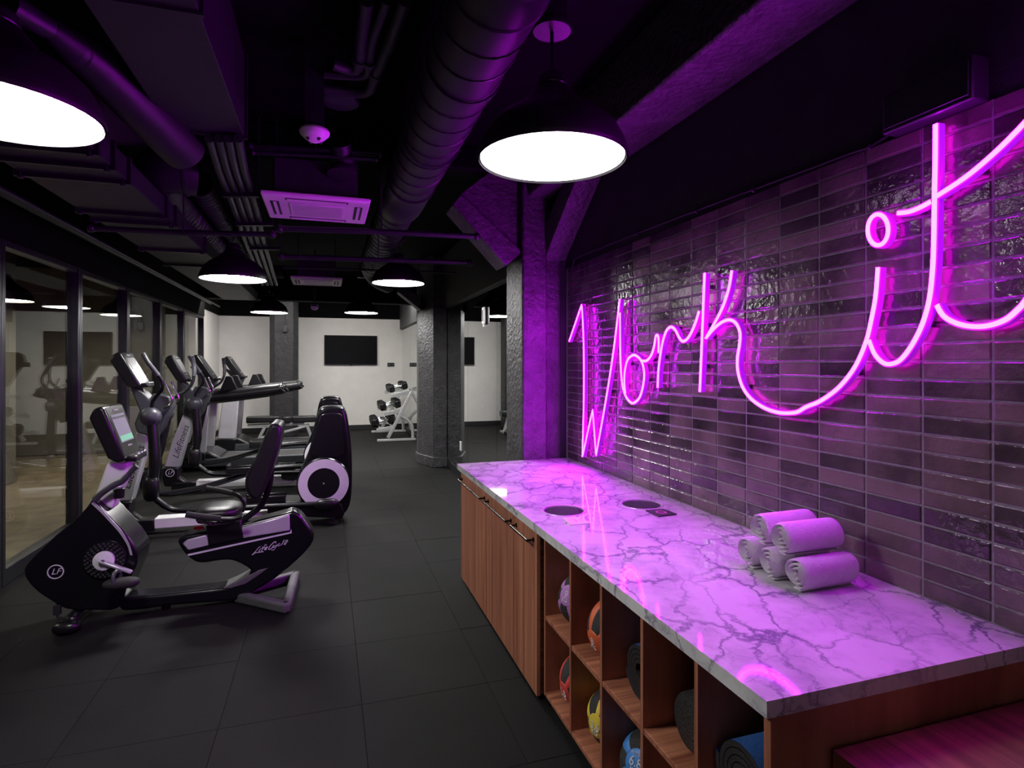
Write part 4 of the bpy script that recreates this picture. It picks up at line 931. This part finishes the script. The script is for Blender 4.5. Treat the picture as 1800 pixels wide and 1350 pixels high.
c = at_y(386, 896, YC); MB().ball((c.x, YC, c.z + .0), .15, .17, .05, 28, 12, .75).build('seat_cushion', 'black_vinyl', t)
MB().ball((c.x, YC, c.z - .045), .145, .16, .03, 24, 8, .7).build('seat_pan', 'black_plastic', t)
bk = sm([(474, 748), (484, 745), (494, 750), (493, 770), (488, 795), (478, 827), (468, 855), (457, 877), (446, 879), (435, 870), (430, 855), (432, 838), (441, 819), (451, 799), (461, 775)], 3)
MB().prism_y(XZ(bk, 4.40), 4.40, 4.77).build('backrest', 'black_vinyl', t, .03, 3)
MB().tube(catmull([tuple(at_y(u, v, YC)) for u, v in ((478, 800), (474, 850), (462, 884), (440, 905), (424, 915))], 4), .022, 12).build('backrest_tube', 'black_steel', t)
for yy, pts in ((4.335, ((327, 904), (345, 907), (370, 910), (388, 912), (410, 912), (425, 908))), (4.83, ((362, 858), (385, 862), (408, 867), (420, 872), (429, 884), (426, 900)))):
    q = [tuple(at_y(u, v, yy)) for u, v in pts]; h = MB().tube(catmull(q, 4), .014, 10).build('side_handle', 'black_steel', t)
    MB().tube([q[0], q[1], q[2]] + ([q[3]] if yy < 4.5 else []), .021, 12).build('grip', 'dark_rubber', h)
q = [(at_y(388, 912, 4.335)), at_y(352, 912, 4.34), at_y(362, 922, 4.40), at_y(395, 921, 4.45)]
MB().tube(catmull([tuple(x) for x in (at_y(350, 908, 4.335), at_y(356, 918, 4.36), at_y(372, 922, 4.42), at_y(400, 919, 4.46))], 4), .010, 8).build('handle_stay', 'chrome', t)
MB().prism_y(XZ([(188, 812), (226, 812), (222, 838), (205, 876), (197, 897), (163, 880), (177, 842)], 4.52), 4.52, 4.65).build('console_post', 'white_plastic', t, .02, 3)
tp, bt = at_y(180, 713, 4.41), at_y(219, 807, 4.41); console(t, (tp.x, tp.z), (bt.x, bt.z), 4.41, 4.78, .10)
for yy in (4.42, 4.75):
    MB().tube(catmull([tuple(at_y(u, v, yy)) for u, v in ((166, 879), (180, 866), (198, 854), (214, 846), (224, 836), (233, 826), (241, 819))], 4), [.020] * 16 + [.017] * 9, 12).build('handlebar', 'grey_plastic', t)
MB().tube([tuple(at_y(217, 841, 4.43)), tuple(at_y(217, 841, 4.74))], .014, 10).build('handlebar_link', 'chrome', t)
c = at_y(211, 866, 4.50); MB().lathe([(.03, 0), (.034, .06), (.030, .065), (.0005, .06)], (c.x, 4.48, c.z - .03), (0, 0, 1), 16).build('cup_holder', 'black_plastic', t)
fs = at_y(118, 1108, 4.33); fx = fs.x
MB().box(fx - .035, fx + .035, 4.36, 4.81, .035, .095).build('front_stabiliser', 'black_plastic', t, .02)
for yy in (4.345, 4.825): MB().ball((fx - .01, yy, .04), .075, .05, .0395, 18, 10, .8).build('foot', 'black_plastic', t)
MB().hexa([(fx - .05, 4.54, .07), (fx + .10, 4.54, .07), (fx + .10, 4.63, .07), (fx - .05, 4.63, .07)], [(fx + .0, 4.54, .26), (fx + .18, 4.54, .26), (fx + .18, 4.63, .26), (fx, 4.63, .26)]).build('front_leg', 'black_plastic', t, .01)
MB().tube(catmull([(fx - .09, 4.46, .20), (fx - .10, 4.45, .12), (fx - .085, 4.44, .07), (fx - .04, 4.45, .05)], 4), .008, 6).build('power_lead', 'dark_rubber', t); MB().box(fx - .115, fx - .075, 4.43, 4.46, .09, .15).build('power_plug', 'dark_rubber', t, .004)
P0, PN, PF = at_z(420, 1058, .0), at_z(503, 1077, 0), at_z(519, 1020, 0)
for a, b_ in ((P0, PN), (PN, PF), (PF, Vector((P0.x, P0.y + .12, 0)))):
    d_ = (b_ - a).normalized() * .02; MB().bar(a - d_ + Vector((0, 0, .036)), b_ + d_ + Vector((0, 0, .036)), .065, .07).build('rear_foot', 'foot_grey', t, .018, 3)
m = at_y(292, 1078, YC); MB().cyl((m.x, YC, 0), (m.x, YC, .10), .03, 12).build('levelling_foot', 'dark_rubber', t)

# ------------------------------------------------------------------ ellipticals
Y0, Y1 = 6.43, 6.93; YM = (Y0 + Y1) / 2
t = thing('elliptical', 'black and silver elliptical trainer just behind the recumbent bike', 'elliptical', (-.9, YM, 0), 'elliptical trainers')
EY = 6.50
fin = sm([(556, 735), (562, 720), (575, 715), (600, 715.5), (608, 722), (613, 745), (617, 775), (619, 815), (618, 870), (611, 897), (596, 906), (560, 905), (535, 890), (524, 865), (524, 838), (534, 815), (543, 793), (551, 760)], 3)
hs_ = MB().prism_y(XZ(fin, EY), EY, EY + .30).build('drive_housing', 'black_gloss', t, .035, 4)
MB().prism_y(XZ(sm([(562, 735), (572, 727), (596, 727), (602, 735), (604, 775), (602, 802), (547, 800), (552, 770)], 3), EY), EY - .012, EY + .02).build('gloss_panel', 'black_gloss', t, .008)
c = at_y(569, 850, EY - .06); dd = c.x * SN + c.y * CS; rr = 45 / F * dd
for yy, sg in ((EY - .002, -1), (EY + .302, 1)):
    d = MB().lathe([(.0005, .05), (rr * .97, .05), (rr, .04), (rr, 0)], (c.x, yy, c.z), (0, sg, 0), 48).build('crank_disc', 'black_gloss', t)
    MB().lathe([(rr * .60, .052), (rr * .945, .052), (rr * .945, .054), (rr * .60, .054)], (c.x, yy, c.z), (0, sg, 0), 48, True).build('white_ring', 'white_plastic', d)
    MB().lathe([(.0005, .053), (rr * .60, .053)], (c.x, yy, c.z), (0, sg, 0), 48).build('disc_centre', 'black_plastic', d); MB().lathe([(.0005, .056), (.008, .055)], (c.x, yy, c.z), (0, sg, 0), 12).build('hub', 'light_print', d)
# base
f0, f1, f2 = at_y(212, 920, YM - .08).x, at_y(271, 920, YM - .08).x, at_y(500, 900, YM - .08).x
MB().box(f1, f2, YM - .08, YM + .08, .055, .155).build('base_rail', 'white_plastic', t, .006); MB().box(f0, f1, YM - .085, YM + .085, .03, .15).build('front_base', 'black_plastic', t, .01)
MB().box(f0 - .02, f0 + .07, Y0 + .03, Y1 - .03, 0, .05).build('front_foot', 'black_plastic', t, .012)
for u in (585,): q = at_y(u, 915, EY - .02); MB().lathe([(.0005, 0), (.06, 0), (.06, .02), (.02, .03), (.02, .08)], (q.x, EY - .03, 0), (0, 0, 1), 18).build('levelling_foot', 'dark_rubber', t); MB().lathe([(.0005, 0), (.06, 0), (.06, .02), (.02, .03), (.02, .08)], (q.x, EY + .33, 0), (0, 0, 1), 18).build('levelling_foot', 'dark_rubber', t)
MB().prism_y(XZ([(470, 880), (600, 884), (606, 903), (600, 911), (470, 905)], EY), EY - .02, EY + .32).build('rear_base', 'black_plastic', t, .015)
# post
PY = YM - .07
post = MB().prism_y(XZ([(240, 757), (260, 764), (258, 790), (243, 840), (231, 882), (194, 881), (214, 820)], PY), PY, PY + .14).build('post', 'silver_paint', t, .018, 3)
a, b_ = at_y(248, 785, PY), at_y(222, 858, PY)
text('maker_name', 'LifeFitness', .105, ((a.x + b_.x) / 2, PY - .002, (a.z + b_.z) / 2), 'dark_print', post, None, math.atan2(a.z - b_.z, a.x - b_.x), .3)
pb_ = MB().prism_y(XZ([(194, 881), (231, 881), (229, 905), (250, 918), (250, 926), (196, 926), (190, 905)], PY), PY - .012, PY + .152).build('post_base', 'black_plastic', t, .015)
b_ = at_y(209, 894, PY - .012); badge(pb_, b_.x, PY - .013, b_.z, .052)
MB().prism_y(XZ([(236, 745), (245, 722), (232, 690), (225, 672), (213, 655), (205, 640), (210, 638), (236, 680), (252, 690), (262, 702), (268, 692), (298, 697), (302, 716), (290, 737), (285, 752), (272, 770), (240, 760)], YM - .10), YM - .10, YM + .10).build('neck', 'grey_plastic', t, .015)
tp, bt = at_y(210, 617, Y0 + .07), at_y(246, 676, Y0 + .07); console(t, (tp.x, tp.z), (bt.x, bt.z), Y0 + .07, Y1 - .07, .12, False)
for yy, dv in ((Y0, 0), (Y1, 1)):
    hb = at_y(265, 733, Y0)
    MB().ball((hb.x, yy, hb.z), .095, .075, .095, 22, 14).build('pivot_cap', 'grey_plastic', t)
    lp = at_y(266, 858, Y0)
    mx_ = [at_y(u, v, Y0) for u, v in ((268, 745), (271, 780), (272, 815), (267, 856))]
    sh_ = .0 if not dv else -.16
    MB().tube(catmull([(p.x + sh_ * k / 3, yy, p.z) for k, p in enumerate(mx_)], 3), [.050] * 4 + [.052] * 3 + [.045] * 3, 14).build('swing_arm', 'black_plastic', t)
    MB().ball((lp.x + sh_, yy, lp.z), .075, .06, .13, 18, 12, .75).build('lower_pivot', 'black_plastic', t)
    path = [(266, 870), (285, 886), (305, 896), (345, 897), (400, 895), (470, 890), (575, 886)] if not dv else [(262, 862), (290, 868), (350, 858), (406, 842), (437, 833), (490, 822), (560, 818)]
    q = [at_y(u, v, Y0) if not dv else at_y(u, v, Y1) for u, v in path]
    MB().tube(catmull([tuple((p.x, yy, p.z)) for p in q], 4), .030, 10).build('pedal_link', 'black_steel', t)
    e = q[-1]; MB().ball((e.x, yy - (.03 if not dv else -.03), e.z), .125, .045, .062, 18, 10, .7).build('crank_cover', 'black_plastic', t)
    pdx = q[-2] if not dv else q[-3]
    yp = yy + (.09 if not dv else -.09)
    pd = MB().box(pdx.x - .19, pdx.x + .17, yp - .08, yp + .08, pdx.z + .03, pdx.z + .055).build('foot_pedal', 'dark_rubber', t, .01)
    for bx in ((pdx.x - .20, pdx.x - .17, yp - .08, yp + .08, pdx.z + .03, pdx.z + .13), (pdx.x - .19, pdx.x + .17, yp - .085, yp - .07, pdx.z + .03, pdx.z + .10), (pdx.x - .19, pdx.x + .17, yp + .07, yp + .085, pdx.z + .03, pdx.z + .10)): MB().box(*bx).build('pedal_wall', 'black_plastic', pd, .006)
    hp = [(255, 622), (264, 636), (274, 650), (281, 660), (287, 670), (287, 683), (276, 696), (269, 706), (266, 722)]
    dx_ = 0
    q = [at_y(u, v, Y0) for u, v in hp]
    if dv: q = [Vector((p.x + .30 * (1 - k / 8), p.y, p.z - .02)) for k, p in enumerate(q)]
    lean = [(.09 if not dv else -.09) * (1 if 0 < k < 6 else .6) * (1 - k / 8) * -1 for k in range(9)]
    arm = MB().tube(catmull([(p.x, yy + l_, p.z) for p, l_ in zip(q, lean)], 4), .017, 10).build('handle_bar', 'black_steel', t)
    MB().tube(catmull([(p.x, yy + l_, p.z) for p, l_ in zip(q[:4], lean[:4])], 3), [.022] * 10, 12).build('grip', 'grey_plastic', arm)
for yy in (YM - .13, YM + .13):
    MB().tube(catmull([tuple((p.x, yy, p.z)) for p in (at_y(u, v, YM - .13) for u, v in ((290, 672), (297, 688), (303, 702), (298, 712), (288, 718)))], 4), .012, 8).build('fixed_handle', 'chrome', t)
e2 = copy_tree(t); e2.location = (t.location.x - .005, t.location.y + 1.97, 0); e2['label'] = 'black and silver elliptical trainer farther back, next to the treadmills'

# ------------------------------------------------------------------ treadmills (outlines read off the far one)
TY0, TY1 = 12.02, 12.84; TM = (TY0 + TY1) / 2
t = thing('treadmill', 'black and silver treadmill farthest from the viewer', 'treadmill', (-1.2, TM, 0), 'treadmills')
for yy in (TY0, TY1 - .10):
    up = MB().prism_y(XZ([(391, 700), (420, 700), (414, 772), (382, 772)], TY0), yy, yy + .10).build('upright', 'silver_paint', t, .02, 3)
    if yy == TY0: c = at_y(402, 714, TY0); badge(up, c.x, yy - .001, c.z, .055)
    MB().prism_y(XZ([(381, 772), (415, 772), (412, 794), (376, 794)], TY0), yy - .01, yy + .11).build('upright_foot', 'black_plastic', t, .012)
    a, b_ = at_y(392, 690, TY0), at_y(526, 678, TY0)
    bar_ = MB().tube(catmull([(a.x, yy + .05, a.z), (a.x + .5, yy + .05, a.z + .02), (b_.x - .1, yy + .05, b_.z), (b_.x, yy + .05, b_.z + .02)], 4), [.11] * 4 + [.105] * 4 + [.095] * 3 + [.08, .05], 16).build('handrail', 'black_vinyl', t)
    MB().ball((b_.x - .01, yy + .05, b_.z + .02), .045, .06, .05, 14, 8).build('end_cap', 'black_plastic', bar_)
    q = at_y(447, 668, TY0); MB().prism_y(XZ([(434, 682), (444, 658), (452, 658), (462, 680)], TY0), yy + .0, yy + .10).build('control_pod', 'black_plastic', t, .01)
a = at_y(392, 690, TY0); MB().box(a.x - .08, a.x + .42, TY0 + .10, TY1 - .10, a.z - .05, a.z + .07).build('dashboard', 'black_plastic', t, .03, 3)
tp, bt = at_y(400, 625, TY0 + .2), at_y(426, 662, TY0 + .2); console(t, (tp.x, tp.z), (bt.x, bt.z), TY0 + .2, TY1 - .2, .12, False)
MB().prism_y([(tp.x - .12, tp.z - .2), (tp.x - .06, tp.z - .25), (bt.x + .02, bt.z - .02), (a.x + .25, a.z + .08), (a.x + .02, a.z + .06), (bt.x - .22, bt.z)], TM - .1, TM + .1).build('console_neck', 'grey_plastic', t, .015)
xa, xb = at_y(378, 794, TY0).x - .05, -.12
for yy in (TY0 + .0, TY1 - .11): MB().box(xa + .3, xb, yy, yy + .11, .06, .19).build('side_rail', 'grey_plastic', t, .015)
MB().box(xa + .25, xb - .03, TY0 + .11, TY1 - .11, .08, .185).build('running_belt', 'dark_rubber', t, .01)
MB().prism_y([(xa - .12, .04), (xa + .62, .04), (xa + .62, .20), (xa + .45, .30), (xa + .05, .30), (xa - .10, .20)], TY0 + .02, TY1 - .02).build('motor_hood', 'black_plastic', t, .03, 3)
MB().box(xb - .03, xb + .03, TY0 + .0, TY1 - .0, .05, .16).build('rear_roller_cover', 'black_plastic', t, .02)
for x in (xa + .05, xb - .12):
    for yy in (TY0 + .05, TY1 - .05): MB().cyl((x, yy, 0), (x, yy, .08), .03, 12).build('foot', 'dark_rubber', t)
t1 = copy_tree(t); t1.location = (t.location.x - .20, t.location.y - 1.75, 0); t1['label'] = 'black and silver treadmill next to the farther elliptical'

# ------------------------------------------------------------------ weight bench by the end wall
t = thing('weight_bench', 'flat black padded weight bench near the white end wall', 'bench', (-.95, 13.75, 0))
by0, by1 = 13.45, 13.72
for u0, u1, dz in ((432, 492, 0), (495, 511, .005), (513, 555, .01)):
    a, b_ = at_y(u0, 733, by0), at_y(u1, 745, by0); MB().box(a.x, b_.x, by0, by1, a.z - .14 + dz, a.z + dz).build('pad', 'black_vinyl', t, .03, 3)
a, b_ = at_y(434, 746, by0), at_y(552, 746, by0); MB().box(a.x, b_.x - .2, by0 + .08, by1 - .08, a.z - .06, a.z - .005).build('pad_rail', 'rack_paint', t, .008)
zt = a.z - .06
MB().tube(catmull([(b_.x - .1, 13.58, zt), (b_.x - .35, 13.58, zt - .08), (a.x + .5, 13.58, .16), (a.x + .25, 13.58, .10)], 5), .035, 10).build('main_beam', 'rack_paint', t)
MB().bar((b_.x - .15, 13.58, zt), (b_.x - .05, 13.58, .05), .06, .06, (0, 1, 0)).build('leg', 'rack_paint', t, .008); MB().bar((a.x + .35, 13.58, zt), (a.x + .2, 13.58, .05), .06, .06, (0, 1, 0)).build('leg', 'rack_paint', t, .008)
for x in (a.x + .2, b_.x - .05): MB().box(x - .035, x + .035, 13.32, 13.84, 0, .055).build('foot', 'rack_paint', t, .01)
